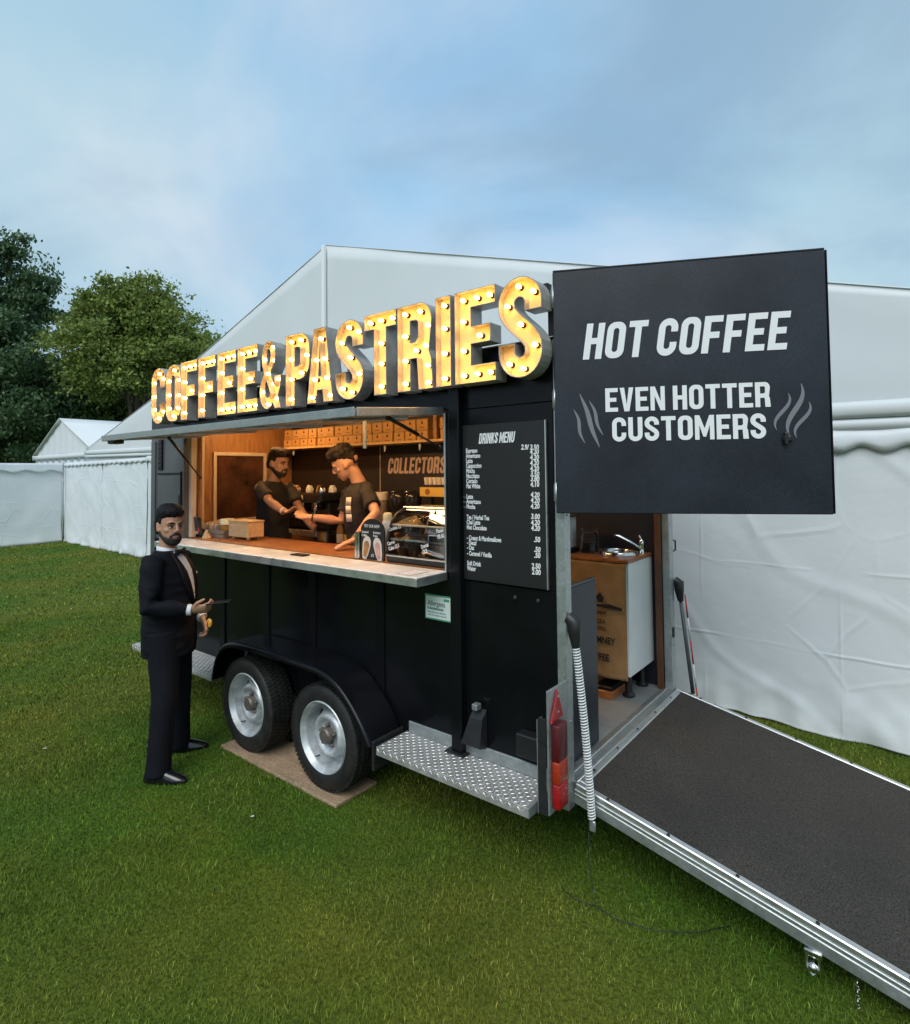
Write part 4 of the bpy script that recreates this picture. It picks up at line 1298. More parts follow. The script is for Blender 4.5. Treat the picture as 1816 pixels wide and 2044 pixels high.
# ------------------------------------------------------------------ notices on the side wall
mb = thing('menu_board', 'black drinks menu board with white price list beside the hatch', 'menu board', (-.30, -.01, 1.373))
B('board', -.5555, -.041, -.014, -.0015, 1.373, 2.21, 'black_plastic', mb, .002)
B('edge_strip', -.0405, -.034, -.017, -.002, 1.373, 2.21, 'aluminium', mb, .001)
block_text('menu_title', 'DRINKS MENU', 'white_vinyl', mb, SIDE(-.445, 2.105, -.0155), .056, shear=.16, width=.225, gap=.08)
rows = [('Espresso', 525, '2.9/ 3.50', 500), ('Americano', 577, '4.20', 545), ('Latte', 628, '4.20', 605), ('Cappuccino', 678, '4.20', 660), ('Mocha', 730, '4.20', 718), ('Macchiato', 782, '3.50', 778), ('Cortado', 833, '3.80', 830), ('Flat White', 885, '4.10', 880),
        ('Latte', 992, '4.20', 992), ('Americano', 1042, '4.20', 1050), ('Mocha', 1093, '4.20', 1105), ('Tea / Herbal Tea', 1200, '3.00', 1215), ('Chai Latte', 1250, '4.20', 1275), ('Hot Chocolate', 1302, '4.20', 1335),
        ('- Cream & Marshmallows', 1408, '.50', 1450), ('- Decaf', 1458, '', 0), ('- Oat', 1508, '.50', 1555), ('- Caramel / Vanilla', 1565, '.50', 1612), ('Soft Drink', 1665, '2.50', 1722), ('Water', 1717, '2.00', 1785)]
pr = random.Random(3)
for nm, v, price, pv in rows:
    z = 2.209 - (v + 14 - 258) / 1570 * .837
    font_text('menu_line', nm, 'white_vinyl', mb, SIDE(-.532, z, -.0155), .034, sx=.64, bold=.0009)
    if nm in ('Latte', 'Americano', 'Mocha') and v > 950:
        font_text('menu_line', 'Iced', 'grey_vinyl', mb, SIDE(-.5525, z + .003, -.0155), .018, sx=.6)
    if price:
        zp = 2.2105 - (pv + 12 - 205) / 1738 * .838
        font_text('menu_price', price, 'chalk', mb, SIDE(-.075, zp, -.0155) @ Matrix.Rotation(R(pr.uniform(-4, 3)), 4, 'Z'), .036, sx=.82, bold=.0011, shear=.1, align='RIGHT')
al = thing('allergen_notice', 'green bordered white allergens notice below the serving shelf', 'notice', (-.748, -.005, 1.119))
B('plate', -.850, -.645, -.005, -.0008, 1.118, 1.260, 'green_vinyl', al, .001)
B('paper', -.841, -.656, -.0062, -.0052, 1.127, 1.251, 'mint_white', al, 0)
font_text('notice_heading', 'Allergens', 'grey_print', al, SIDE(-.828, 1.198, -.0070), .040, sx=.86, bold=.0006)
font_text('notice_heading', '& Intolerances', 'grey_print', al, SIDE(-.828, 1.176, -.0070), .021, sx=.95, bold=.0008)
font_text('notice_line', 'Please speak to our staff about', 'grey_print', al, SIDE(-.828, 1.157, -.0070), .0135, sx=.8)
font_text('notice_line', 'order or to request a menu info', 'grey_print', al, SIDE(-.828, 1.141, -.0070), .0135, sx=.8)
B('logo', -.708, -.668, -.0068, -.0063, 1.229, 1.244, 'green_vinyl', al, 0)
# plywood sheet under the wheels
pw = B('plywood_sheet', -2.585, -1.325, -.268, .06, .001, .019, 'plywood', None, .002)
set_props(pw, 'thin plywood sheet on the grass under the trailer wheels', 'plywood sheet')

# cable on the grass by the ramp
bm = bmesh.new()
tube(bm, [(.15, -.0, .28), (.17, -.03, .12), (.20, -.06, .03), (.22, -.08, .02), (.33, -.10, .022), (.48, -.06, .022), (.62, .04, .02), (.72, .16, .02)], .0019, 6)
tube(bm, [(.22, -.08, .02), (.13, -.10, .022), (.04, -.07, .02)], .0019, 6)
cb = bmo('cable', bm, 'dark_steel', None, True)
set_props(cb, 'thin grey cable trailing on the grass under the ramp edge', 'cable')
# striped pole behind the far rear post
t = thing('barrier_pole', 'thin red and white pole leaning behind the rear post', 'pole', (.13, 1.95, 0))
pa_, pb_ = Vector((.10, 1.98, 0)), Vector((.02, 1.93, 1.02))
for k in range(6):
    bm = bmesh.new(); tube(bm, [pa_.lerp(pb_, k / 6), pa_.lerp(pb_, (k + 1) / 6)], .006, 8)
    bmo('stripe', bm, 'red_print' if k % 2 else 'white_laminate', t, True)

# ================================================================== inside the trailer
CZ = 1.402
sc_ = thing('serving_counter', 'varnished wooden counter inside the hatch behind the metal shelf', 'counter', (-2.3, .25, ZF))
B('worktop', -4.22, -.72, .0375, .46, CZ - .035, CZ, 'varnished_wood', sc_, .004)
B('cupboard', -4.2, -.75, .06, .42, ZF + .002, CZ - .036, 'ply_wall', sc_, .003)
bc = thing('back_counter', 'dark back counter along the far wall carrying the coffee machine', 'counter', (-2.6, 1.35, ZF))
B('worktop', -4.25, -.92, 1.06, 1.54, 1.175, 1.205, 'black_plastic', bc, .003)
B('cupboard', -4.2, -.95, 1.12, 1.53, ZF + .002, 1.174, 'dark_interior', bc, .003)

# ceiling lamps (lit)
for nm, (x0, x1, y0, y1), lab in (('a', (-2.75, -1.05, .14, .19), 'long warm strip lamp on the trailer ceiling over the counter'),
                                  ('b', (-4.05, -3.35, .80, .84), 'short warm strip lamp on the ceiling by the framed picture')):
    t = thing('strip_lamp', lab, 'lamp', ((x0 + x1) / 2, y0, 2.55))
    B('housing', x0 - .02, x1 + .02, y0 - .015, y1 + .015, 2.55, 2.5645, 'white_laminate', t, .003)
    B('tube', x0, x1, y0, y1, 2.526, 2.5495, 'lamp_glow', t, .006)

# framed picture on the front wall
t = thing('framed_picture', 'dark picture in a pale wooden frame on the front wall inside', 'picture', (L + .06, .88, 1.45))
fx = L + .0465
B('picture', fx, fx + .008, .62, 1.165, 1.49, 2.15, 'picture_dark', t, 0)
for y0, y1, z0, z1 in ((.585, .62, 1.455, 2.185), (1.165, 1.2, 1.455, 2.185), (.6205, 1.1645, 2.15, 2.185), (.6205, 1.1645, 1.455, 1.49)):
    B('frame', fx, fx + .02, y0, y1, z0, z1, 'batten', t, .002)

# high shelf with kraft boxes
hs = thing('high_shelf', 'pale wooden shelf high along the back wall under the cardboard boxes', 'shelf', (-2.4, 1.45, 2.21))
B('board', -4.22, -1.35, 1.24, 1.54, 2.218, 2.238, 'pale_wood', hs, .002)
B('upright', -1.955, -1.915, 1.36, 1.40, 2.2385, 2.56, 'ply_wall', hs, .002)
for x in (-3.9, -3.0, -2.5, -2.06):
    bm = bmesh.new(); tube(bm, [(x, 1.30, 2.217), (x, 1.30, 2.18), (x, 1.295, 2.15)], [.013, .010, .004], 8)
    bmo('hook', bm, 'white_laminate', hs, True)
B('bracket', -1.705, -1.675, .30, .315, 2.13, 2.56, 'aluminium', hs, .002)
bxp = thing('cardboard_box', 'small kraft cardboard box with black logo, standing on the boards of the high shelf', 'box', (0, 0, 0), 'kraft boxes on the high shelf')
bm = bmesh.new(); bx(bm, -.066, .066, 0, .15, 0, .098, .002); body_ = bmo('carton', bm, 'kraft_box', bxp)
bm = bmesh.new()
lathe(bm, [(.012, -.001), (.012, -.0004)], (0, 0, .062), 'Y', 10)
bx(bm, -.003, .003, -.001, -.0003, .07, .085); bx(bm, -.03, .03, -.001, -.0003, .018, .024)
bmo('logo_print', bm, 'ink', bxp)
B('lid_seam', -.066, .066, -.0012, 0, .092, .0935, 'ink', bxp, 0)
first = True
k_ = 0
for row in range(2):
    x = -4.10
    while x < -1.40:
        if not (-2.02 < x < -1.86):
            mm = Matrix.Translation((x + random.uniform(-.004, .004), 1.365 + random.uniform(-.006, .012), 2.2385 + row * .1015)) @ Matrix.Rotation(R(random.uniform(-2.5, 2.5)), 4, 'Z')
            if first:
                bxp.matrix_basis = mm; first = False
            else:
                dup(bxp, mtx=mm, label='small kraft cardboard box with black logo, %s of the high shelf' % ('on the upper row' if row else 'standing on the boards'))
        x += .143
# lettering on the back wall
wl = thing('wall_sign', 'pale COLLECTORS lettering on the dark back wall inside the hatch', 'sign', (-2.3, 1.54, 1.94))
B('panel', -2.80, -1.10, 1.532, 1.541, 1.50, 2.215, 'dark_interior', wl, .001)
B('panel_joint', -2.812, -2.803, 1.530, 1.541, 1.50, 2.215, 'batten', wl, .001)
block_text('lettering', "COLLECTORS'", 'pink_vinyl', wl, SIDE(-2.70, 1.945, 1.530), .152, shear=.14, width=.77, gap=.07, w=.5)

# espresso machine
em = thing('espresso_machine', 'black espresso machine with steel drip tray on the back counter', 'espresso machine', (-3.58, 1.25, 1.205))
B('base', -3.93, -3.24, 1.10, 1.50, 1.2055, 1.38, 'steel', em, .008)
B('drip_tray', -3.92, -3.25, 1.085, 1.0995, 1.33, 1.39, 'aluminium', em, .004)
B('body', -3.93, -3.24, 1.24, 1.50, 1.381, 1.66, 'screen_dark', em, .012)
B('hood', -3.95, -3.22, 1.12, 1.51, 1.661, 1.76, 'screen_dark', em, .02)
for x in (-3.78, -3.58, -3.38):
    bm = bmesh.new(); lathe(bm, [(.035, 1.66), (.035, 1.62), (.028, 1.60), (.03, 1.585), (0, 1.58)], (x, 1.18, 0), 'Z', 16); tube(bm, [(x, 1.16, 1.595), (x, 1.05, 1.58)], .012, 8)
    bmo('group_head', bm, 'chrome', em, True, ang=40)
for x in (-3.90, -3.27):
    bm = bmesh.new(); tube(bm, [(x, 1.13, 1.66), (x, 1.09, 1.60), (x + .02, 1.08, 1.43)], .006, 8); bmo('steam_wand', bm, 'chrome', em, True)
B('display', -3.66, -3.50, 1.118, 1.1195, 1.69, 1.735, 'paper', em, 0)
for k, (x, y) in enumerate([(-3.86, 1.3), (-3.76, 1.24), (-3.66, 1.32), (-3.56, 1.25), (-3.46, 1.3), (-3.36, 1.24), (-3.28, 1.32)]):
    t = thing('coffee_cup', ('upturned white cup on top of the espresso machine', 'upturned brown cup on top of the espresso machine', 'upturned shiny steel cup on top of the espresso machine')[k % 3], 'cup', (x, y, 1.761), 'cups on the espresso machine')
    bm = bmesh.new(); lathe(bm, [(.04, 0), (.041, .006), (.034, .05), (.024, .068), (.022, .072), (0, .072)], (x, y, 1.7605), 'Z', 16); bmo('bowl', bm, ('white_laminate', 'honey_glass', 'chrome')[k % 3], t, True, ang=40)
    bm = bmesh.new(); tube(bm, [(x + .038, y, 1.775), (x + .058, y, 1.782), (x + .056, y, 1.80), (x + .032, y, 1.805)], .005, 6); bmo('handle', bm, 'white_laminate', t, True)
gr = thing('coffee_grinder', 'tall black coffee grinder beside the espresso machine', 'grinder', (-4.07, 1.25, 1.205))
B('base', -4.16, -3.99, 1.15, 1.42, 1.2055, 1.25, 'screen_dark', gr, .01)
B('body', -4.14, -4.01, 1.22, 1.40, 1.251, 1.56, 'screen_dark', gr, .015)
B('display', -4.10, -4.05, 1.218, 1.2195, 1.50, 1.53, 'paper', gr, 0)
bm = bmesh.new(); lathe(bm, [(.04, 1.56), (.05, 1.60), (.085, 1.72), (.085, 1.76), (0, 1.765)], (-4.075, 1.30, 0), 'Z', 18); bmo('hopper', bm, 'honey_glass', gr, True, ang=40)
# second counter run: grinders, stacked cups and tubs under the wall sign
for x, hz, lab in ((-2.30, 1.80, 'black round-topped grinder under the wall lettering, nearer the paper tubs'), (-2.13, 1.80, 'black round-topped grinder under the wall lettering, beside the yellow menu card')):
    t = thing('coffee_grinder', lab, 'grinder', (x, 1.3, 1.205))
    B('body', x - .06, x + .06, 1.20, 1.36, 1.2055, 1.60, 'screen_dark', t, .015)
    bm = bmesh.new(); lathe(bm, [(.05, 1.601), (.075, 1.66), (.078, 1.74), (.05, hz - .01), (0, hz)], (x, 1.28, 0), 'Z', 18); bmo('hopper', bm, 'screen_dark', t, True, ang=60)
    bm = bmesh.new(); lathe(bm, [(.01, -.004), (.02, 0), (.01, .012), (0, .014)], (x - .02, 1.22, hz - .02), 'Z', 10); bmo('knob', bm, 'chrome', t, True)
for x, lab in ((-2.62, 'paper tub with pale rim on the back counter, beside the tall barista'), (-2.50, 'paper tub with pale rim on the back counter, beside a grinder')):
    t = thing('paper_tub', lab, 'tub', (x, 1.26, 1.6))
    bm = bmesh.new(); lathe(bm, [(.045, 1.206), (.052, 1.70), (.0, 1.70)], (x, 1.26, 0), 'Z', 16); bmo('stack', bm, 'grey_wood', t, True, ang=40)
    bm = bmesh.new(); lathe(bm, [(.056, 1.702), (.060, 1.77), (.055, 1.775), (0, 1.772)], (x, 1.26, 0), 'Z', 16); bmo('rim', bm, 'paper', t, True, ang=40)
t = thing('menu_card', 'small yellow card with brown circle standing on the back counter', 'card', (-1.90, 1.25, 1.70))
B('card', -2.02, -1.74, 1.25, 1.256, 1.745, 1.825, 'yellow_card', t, .001)
B('stand', -1.93, -1.90, 1.257, 1.30, 1.206, 1.76, 'dark_steel', t, .002)
bm = bmesh.new(); lathe(bm, [(.028, -.001), (.028, 0)], (-1.93, 1.2495, 1.786), 'Y', 20); bmo('print', bm, 'varnished_wood', t)
t = thing('glass_rack', 'row of pale cups on a small rack above the yellow card', 'rack', (-1.90, 1.30, 1.83))
B('tray', -2.02, -1.76, 1.262, 1.36, 1.835, 1.845, 'dark_steel', t, .002)
for k in range(5):
    bm = bmesh.new(); lathe(bm, [(.02, 1.846), (.026, 1.91), (0, 1.91)], (-1.99 + k * .05, 1.31, 0), 'Z', 12); bmo('cup', bm, 'paper', t, True, ang=40)

for k in range(5):
    x = -3.14 + k * .085
    t = thing('syrup_bottle', ('amber syrup bottle', 'dark syrup bottle')[k % 2] + ' with steel pourer on the back counter between the baristas', 'bottle', (x, 1.30, 1.205), 'syrup bottles on the back counter')
    bm = bmesh.new(); lathe(bm, [(.034, 0), (.036, .008), (.036, .19), (.026, .225), (.014, .25), (.014, .29), (0, .29)], (x, 1.30 + .02 * (k % 2), 1.2055), 'Z', 16); bmo('body', bm, ('honey_glass', 'screen_dark')[k % 2], t, True, ang=50)
    bm = bmesh.new(); lathe(bm, [(.0365, .06), (.0368, .065), (.0368, .14), (.0365, .145)], (x, 1.30 + .02 * (k % 2), 1.2055), 'Z', 16); bmo('wrapper', bm, ('paper', 'yellow_card', 'red_print')[k % 3], t, True, ang=50)
    bm = bmesh.new(); tube(bm, [(x, 1.30 + .02 * (k % 2), 1.496), (x, 1.30 + .02 * (k % 2), 1.535), (x - .03, 1.28, 1.55)], [.009, .006, .004], 8); bmo('pourer', bm, 'chrome', t, True)

# things on the serving counter
t = thing('weathered_crate', 'low grey weathered wooden crate of packets at the end of the counter', 'crate', (-3.55, .27, CZ))
for x0, x1, y0, y1 in ((-3.78, -3.33, .16, .172), (-3.78, -3.33, .36, .372)):
    for k in range(2): B('slat', x0, x1, y0, y1, CZ + .001 + k * .034, CZ + .031 + k * .034, 'grey_wood', t, .002)
for x0, x1 in ((-3.78, -3.768), (-3.342, -3.33)):
    for k in range(2): B('slat', x0, x1, .1725, .3595, CZ + .001 + k * .034, CZ + .031 + k * .034, 'grey_wood', t, .002)
B('bottom', -3.765, -3.345, .174, .358, CZ + .001, CZ + .008, 'grey_wood', t, .001)
for k in range(7):
    mm = Matrix.Translation((-3.74 + k * .032, .25, CZ + .009)) @ Matrix.Rotation(R(18), 4, 'Y')
    o = B('sachet', -.004, .004, -.05, .05, .0, .105 + .01 * (k % 3), ('paper', 'white_laminate', 'pale_wood')[k % 3], None, .002, mtx=mm)
    set_props(o, ('beige paper sachet leaning in the weathered crate', 'white sachet leaning in the weathered crate', 'wood-brown sachet leaning in the weathered crate')[k % 3], 'sachet', 'sachets in the weathered crate')
t = thing('jar', 'squat jar with cream lid standing in the weathered crate', 'jar', (-3.43, .26, CZ))
bm = bmesh.new(); lathe(bm, [(.05, 0), (.058, .006), (.06, .03), (.06, .09), (.05, .10), (0, .10)], (-3.43, .262, CZ + .009), 'Z', 20); bmo('body', bm, 'honey_glass', t, True, ang=40)
bm = bmesh.new(); lathe(bm, [(.0, .1005), (.062, .1005), (.064, .105), (.064, .145), (.06, .15), (0, .15)], (-3.43, .262, CZ + .009), 'Z', 20); bmo('lid', bm, 'cream_lid', t, True, ang=40)
t = thing('wooden_box', 'pale wooden box on small round feet beside the weathered crate', 'box', (-3.10, .26, CZ))
B('body', -3.27, -2.97, .18, .33, CZ + .024, CZ + .150, 'pale_wood', t, .004)
B('lid', -3.275, -2.965, .175, .335, CZ + .1505, CZ + .162, 'pale_wood', t, .003)
for x in (-3.23, -3.01):
    for y in (.21, .30):
        bm = bmesh.new(); lathe(bm, [(.012, .001), (.017, .012), (.014, .0235)], (x, y, CZ), 'Z', 10); bmo('foot', bm, 'pale_wood', t, True)
t = thing('card_till', 'dark upright till screen with a small red emblem at the counter end', 'till', (-3.80, .10, CZ))
mm = Matrix.Translation((-3.60, .095, CZ)) @ Matrix.Rotation(R(8), 4, 'X')
B('screen', -.13, .06, -.008, .008, .03, .185, 'screen_dark', t, .006, mtx=mm)
B('stand', -.09, .02, -.0, .05, .0, .03, 'black_plastic', t, .006, mtx=mm)
bm = bmesh.new(); lathe(bm, [(.017, -.0105), (.017, -.0085)], (.025, 0, .07), 'Y', 16); bmo('emblem', bm, 'red_print', t, mtx=mm)
B('receipt', -.13, .01, -.012, -.0085, .034, .058, 'pale_wood', t, .001, mtx=mm)
t = thing('napkin_tent', 'small folded pale card standing beside the till', 'card', (-3.48, .10, CZ))
bm = bmesh.new(); v = [bm.verts.new(p) for p in [(-3.51, .07, CZ + .001), (-3.44, .07, CZ + .001), (-3.46, .095, CZ + .075), (-3.49, .095, CZ + .075), (-3.51, .12, CZ + .001), (-3.44, .12, CZ + .001)]]
bm.faces.new((v[0], v[1], v[2], v[3])); bm.faces.new((v[3], v[2], v[5], v[4])); bm.faces.new((v[0], v[4], v[5], v[1])); bm.faces.new((v[0], v[3], v[4])); bm.faces.new((v[1], v[5], v[2]))
bmo('card', bm, 'pale_wood', t)
ph = B('phone', -1.97, -1.835, -.125, -.055, 1.4015, 1.411, 'screen_dark', None, .004, mtx=None)
set_props(ph, 'black phone lying on the metal serving shelf', 'phone')
# arched chalk sign
t = thing('chalk_sign', 'black arch-topped iced coffee sign standing on the counter by the cake cabinet', 'sign', (-1.34, .05, CZ))
arch = [(-1.445, CZ + .001), (-1.232, CZ + .001)] + [(-1.3385 + .1065 * math.cos(R(a)), CZ + .185 + .075 * math.sin(R(a))) for a in range(0, 181, 12)]
bm = bmesh.new()
a = [bm.verts.new((x, .045, z)) for x, z in arch]; b = [bm.verts.new((x, .055, z)) for x, z in arch]
bm.faces.new(a); bm.faces.new(b[::-1])
for k in range(len(arch)): bm.faces.new((a[k], a[(k + 1) % len(arch)], b[(k + 1) % len(arch)], b[k]))
bmo('board', bm, 'black_plastic', t)
font_text('sign_heading', 'TRY OUR NEW', 'chalk', t, SIDE(-1.415, CZ + .205, .0440), .027, sx=.78, bold=.0006)
font_text('sign_heading', 'Caramel\nCoffee', 'chalk', t, SIDE(-1.437, CZ + .168, .0440), .022, sx=.85, bold=.0005)
font_text('sign_heading', 'Strawberry\nFrappe', 'chalk', t, SIDE(-1.330, CZ + .168, .0440), .020, sx=.72, bold=.0005)
font_text('sign_price', '£5', 'chalk', t, SIDE(-1.35, CZ + .02, .0440), .026)
for cx_, cz_, rot, m_ in ((-1.395, CZ + .075, -14, 'pastry'), (-1.285, CZ + .07, 12, 'icing')):
    lp = [(.028, .0), (.036, .06), (.033, .085), (.018, .105), (0, .11), (-.018, .105), (-.033, .085), (-.036, .06), (-.028, .0), (-.016, -.04), (.016, -.04)]
    c, s = math.cos(R(rot)), math.sin(R(rot))
    me = fill_mesh('cup_picture', [[(x * c - (y - .035) * s, x * s + (y - .035) * c) for x, y in lp]])
    me.transform(SIDE(cx_, cz_, .0438)); obj('cup_picture', me, 'paper', t)
    me = fill_mesh('drink_picture', [[((x * c - (y - .035) * s) * .7, (x * s + (y - .035) * c) * .72 - .008) for x, y in lp]])
    me.transform(SIDE(cx_, cz_, .0427)); obj('drink_picture', me, m_, t)
for x in (-1.468, -1.452):
    pass
t = thing('cup_dispenser', 'upright bright metal straw holder between the barista and the chalk sign', 'holder', (-1.47, .06, CZ))
for x in (-1.50, -1.475):
    B('tube', x, x + .019, .035, .075, CZ + .001, CZ + .17, 'steel', t, .006)
B('foot', -1.51, -1.452, .03, .08, CZ + .0005, CZ + .009, 'steel', t, .002)
for x, lab in ((-1.37, 'white squeeze bottle with cream cap behind the chalk sign'),):
    t = thing('squeeze_bottle', lab, 'bottle', (x, .22, CZ))
    bm = bmesh.new(); lathe(bm, [(.04, 0), (.042, .01), (.042, .22), (.036, .235), (.0, .236)], (x, .22, CZ + .001), 'Z', 16); bmo('body', bm, 'white_laminate', t, True, ang=40)
    bm = bmesh.new(); lathe(bm, [(.03, .2365), (.03, .275), (.022, .285), (0, .288)], (x - .006, .22, CZ + .001), 'Z', 16); bmo('cap', bm, 'cream_lid', t, True, ang=40)

# glass cake cabinet
cc = thing('cake_cabinet', 'curved glass cake display cabinet at the end of the counter', 'display cabinet', (-1.02, .22, CZ))
cx0, cx1 = -1.215, -.735
B('base', cx0, cx1, .045, .42, CZ + .001, CZ + .045, 'black_plastic', cc, .006)
B('base_trim', cx0, cx1, .040, .0445, CZ + .036, CZ + .046, 'steel', cc, .001)
arcp = [(.050, CZ + .05), (.052, CZ + .12), (.065, CZ + .19), (.095, CZ + .25), (.14, CZ + .295), (.20, CZ + .318), (.30, CZ + .32), (.40, CZ + .32)]
for x in (cx0 + .006, cx1 - .006):
    bm = bmesh.new(); tube(bm, [(x, y, z) for y, z in arcp], .0085, 8); bmo('frame_arch', bm, 'black_plastic', cc, True)
bm = bmesh.new()
ra_ = [bm.verts.new((cx0 + .012, y, z)) for y, z in arcp]; rb_ = [bm.verts.new((cx1 - .012, y, z)) for y, z in arcp]
for k in range(len(arcp) - 1): bm.faces.new((ra_[k], rb_[k], rb_[k + 1], ra_[k + 1]))
gl = bmo('glass_front', bm, 'glass', cc, True); sm = gl.modifiers.new('thickness', 'SOLIDIFY'); sm.thickness = .003
B('top_plate', cx0, cx1, .20, .42, CZ + .327, CZ + .335, 'steel', cc, .002)
B('back_panel', cx0, cx1, .412, .42, CZ + .046, CZ + .326, 'screen_dark', cc, .001)
B('cabinet_lamp', cx0 + .03, cx1 - .03, .20, .215, CZ + .309, CZ + .3165, 'cabinet_glow', cc, .002)
for z in (CZ + .135, CZ + .225):
    s = B('glass_shelf', cx0 + .015, cx1 - .015, .09, .40, z, z + .005, 'steel', cc, .001)
    B('shelf_edge', cx0 + .015, cx1 - .015, .084, .0895, z - .004, z + .008, 'aluminium', cc, .001)
pp = random.Random(5)
for z, nn_ in ((CZ + .047, 6), (CZ + .141, 6)):
    for k in range(nn_):
        x = cx0 + .06 + k * (cx1 - cx0 - .12) / (nn_ - 1); y = .16 + pp.uniform(-.02, .03)
        if z < CZ + .1:
            bm = bmesh.new(); lathe(bm, [(.026, 0), (.034, .028), (.036, .04), (.028, .052), (.010, .06), (0, .061)], (x, y, z), 'Z', 14); o = bmo('muffin', bm, 'icing' if k > 2 else 'pastry', None, True)
            set_props(o, 'small iced bun on the floor of the cake cabinet' if k > 2 else 'small brown muffin on the floor of the cake cabinet', 'cake', 'cakes in the cabinet')
        else:
            bm = bmesh.new(); ang = pp.uniform(-.4, .4)
            tube(bm, [(x + .035 * math.cos(t_) * 1.0, y + .025 * math.sin(t_), z + .018) for t_ in [math.pi * (1 + q / 6) + ang for q in range(7)]], [.005, .012, .016, .018, .016, .012, .005], 8)
            o = bmo('croissant', bm, 'pastry', None, True)
            set_props(o, 'golden croissant on the upper shelf of the cake cabinet', 'pastry', 'croissants in the cabinet')
for s_, x, z, rot in (('Pastel\n£2.50', -.80, CZ + .20, 12), ('Cookies £2', -1.19, CZ + .19, 14), ('Carrot\nCake £3.5', -1.20, CZ + .10, 18), ('Donut\n£2.5', -.92, CZ + .10, 20)):
    font_text('chalk_lettering', s_, 'chalk', cc, SIDE(x, z, .046) @ Matrix.Rotation(R(rot), 4, 'Z'), .032, sx=.72, bold=.0007)

# ------------------------------------------------------------------ rear: sink unit, half door
su = thing('sink_unit', 'sink unit with hessian front, white end panel and brown worktop seen through the rear door', 'sink unit', (-.45, 1.32, ZF))
sx0, sx1, sy0, sy1, sz0, sz1 = -.90, -.082, 1.10, 1.535, .622, 1.372
B('carcass', sx0, sx1 - .02, sy0 + .012, sy1, sz0 + .01, sz1 - .03, 'dark_interior', su, .002)
B('end_panel', sx1 - .019, sx1, sy0 + .008, sy1, sz0, sz1 - .024, 'white_laminate', su, .002)
bm = bmesh.new()
ov = [(sx0, sy0 - .004), (sx1 + .004, sy0 - .004), (sx1 + .004, sy1), (sx0, sy1)]
bx(bm, sx0, sx1 + .004, sy0 - .006, sy1, sz1 - .023, sz1, .003)
bmo('worktop', bm, 'varnished_wood', su)
def sack(u, v):
    x = sx0 + .02 + (sx1 - sx0 - .035) * u
    z = sz0 - .028 + (sz1 - .03 - sz0 + .03) * v
    y = sy0 + .002 - .006 * (noise.noise((x * 8, z * 3, 0)) + .5) - .004 * math.sin(x * 26 + 2 * z)
    return Vector((x, y, z + .012 * noise.noise((x * 6, 1, 1)) * (1 - v)))
ck = sheet('hessian_sack', sack, 40, 40, 'hessian', su, .003)
sk = lambda x, z: SIDE(x, z, sy0 - .018)
for s_, x, z, sz_ in (('CHIMNEY', -.327, .818, .062), ('FIRE', -.327, .765, .054), ('COFFEE', -.327, .706, .062)):
    font_text('sack_print', s_, 'ink', ck, sk(x - .055, z), sz_, sx=.78, bold=.0016)
for s_, x, z, sz_ in (('SERRA NEGRA', -.445, .945, .04), ('NATURAL', -.36, .902, .036)):
    font_text('sack_print', s_, 'ink', ck, sk(x, z), sz_, sx=.82, bold=.0006)
font_text('sack_print', 'Cafe Cajuper', 'ink', ck, sk(-.405, 1.010), .042, sx=.8, bold=.0004)
me = fill_mesh('sack_print', [[(-.30, 1.115), (-.27, 1.15), (-.245, 1.115), (-.25, 1.085), (-.285, 1.085)], [(-.31, 1.055), (-.12, 1.045), (-.12, 1.062), (-.2, 1.078), (-.31, 1.068)]])
me.transform(plane_mtx((0, sy0 - .0185, 0), (1, 0, 0), (0, 0, 1))); obj('sack_print', me, 'ink', ck)
for x, y in ((-.15, sy0 + .14), (-.80, sy0 + .14), (-.15, sy1 - .05)):
    bm = bmesh.new(); lathe(bm, [(.04, .0), (.042, .012), (.024, .03), (.022, .19)], (x, y, ZF + .001), 'Z', 14); bmo('leg', bm, 'black_plastic', su, True, ang=40)
bm = bmesh.new(); lathe(bm, [(.130, .0005), (.131, .006), (.126, .024), (.120, .027), (.115, .022), (.112, .006), (.09, .002), (.0, .0015)], (-.24, 1.33, sz1), 'Z', 32)
bmo('basin', bm, 'steel', su, True, ang=50)
bm = bmesh.new(); lathe(bm, [(.024, 0), (.020, .01), (.017, .05), (.019, .055), (.019, .085), (.012, .095), (0, .096)], (-.125, 1.46, sz1 + .0005), 'Z', 16)
tube(bm, [(-.125, 1.46, sz1 + .03), (-.19, 1.41, sz1 + .085), (-.25, 1.37, sz1 + .125), (-.275, 1.355, sz1 + .132), (-.283, 1.35, sz1 + .118)], .0075, 8)
tube(bm, [(-.125, 1.46, sz1 + .09), (-.14, 1.45, sz1 + .125)], [.006, .009], 8)
bmo('tap', bm, 'chrome', su, True, ang=40)
B('basin_rim', -.16, -.135, 1.40, 1.48, sz1 + .0002, sz1 + .003, 'steel', su, .001)
t = thing('glass_jar', 'large clear glass jar with clip lid standing beside the sink', 'jar', (-.44, 1.30, sz1))
bm = bmesh.new(); lathe(bm, [(.055, .0), (.062, .008), (.063, .12), (.055, .14), (.048, .145), (.044, .14), (.05, .12), (.05, .012), (0, .01)], (-.44, 1.30, sz1 + .001), 'Z', 24); bmo('body', bm, 'glass', t, True, ang=50)
bm = bmesh.new(); lathe(bm, [(.054, .1465), (.058, .155), (.056, .175), (.04, .185), (.0, .187)], (-.44, 1.30, sz1 + .001), 'Z', 24); bmo('lid', bm, 'glass', t, True, ang=50)
bm = bmesh.new(); lathe(bm, [(.0, .011), (.048, .0125), (.048, .07), (0, .072)], (-.44, 1.30, sz1 + .001), 'Z', 18); bmo('contents', bm, 'dark_interior', t, True, ang=50)
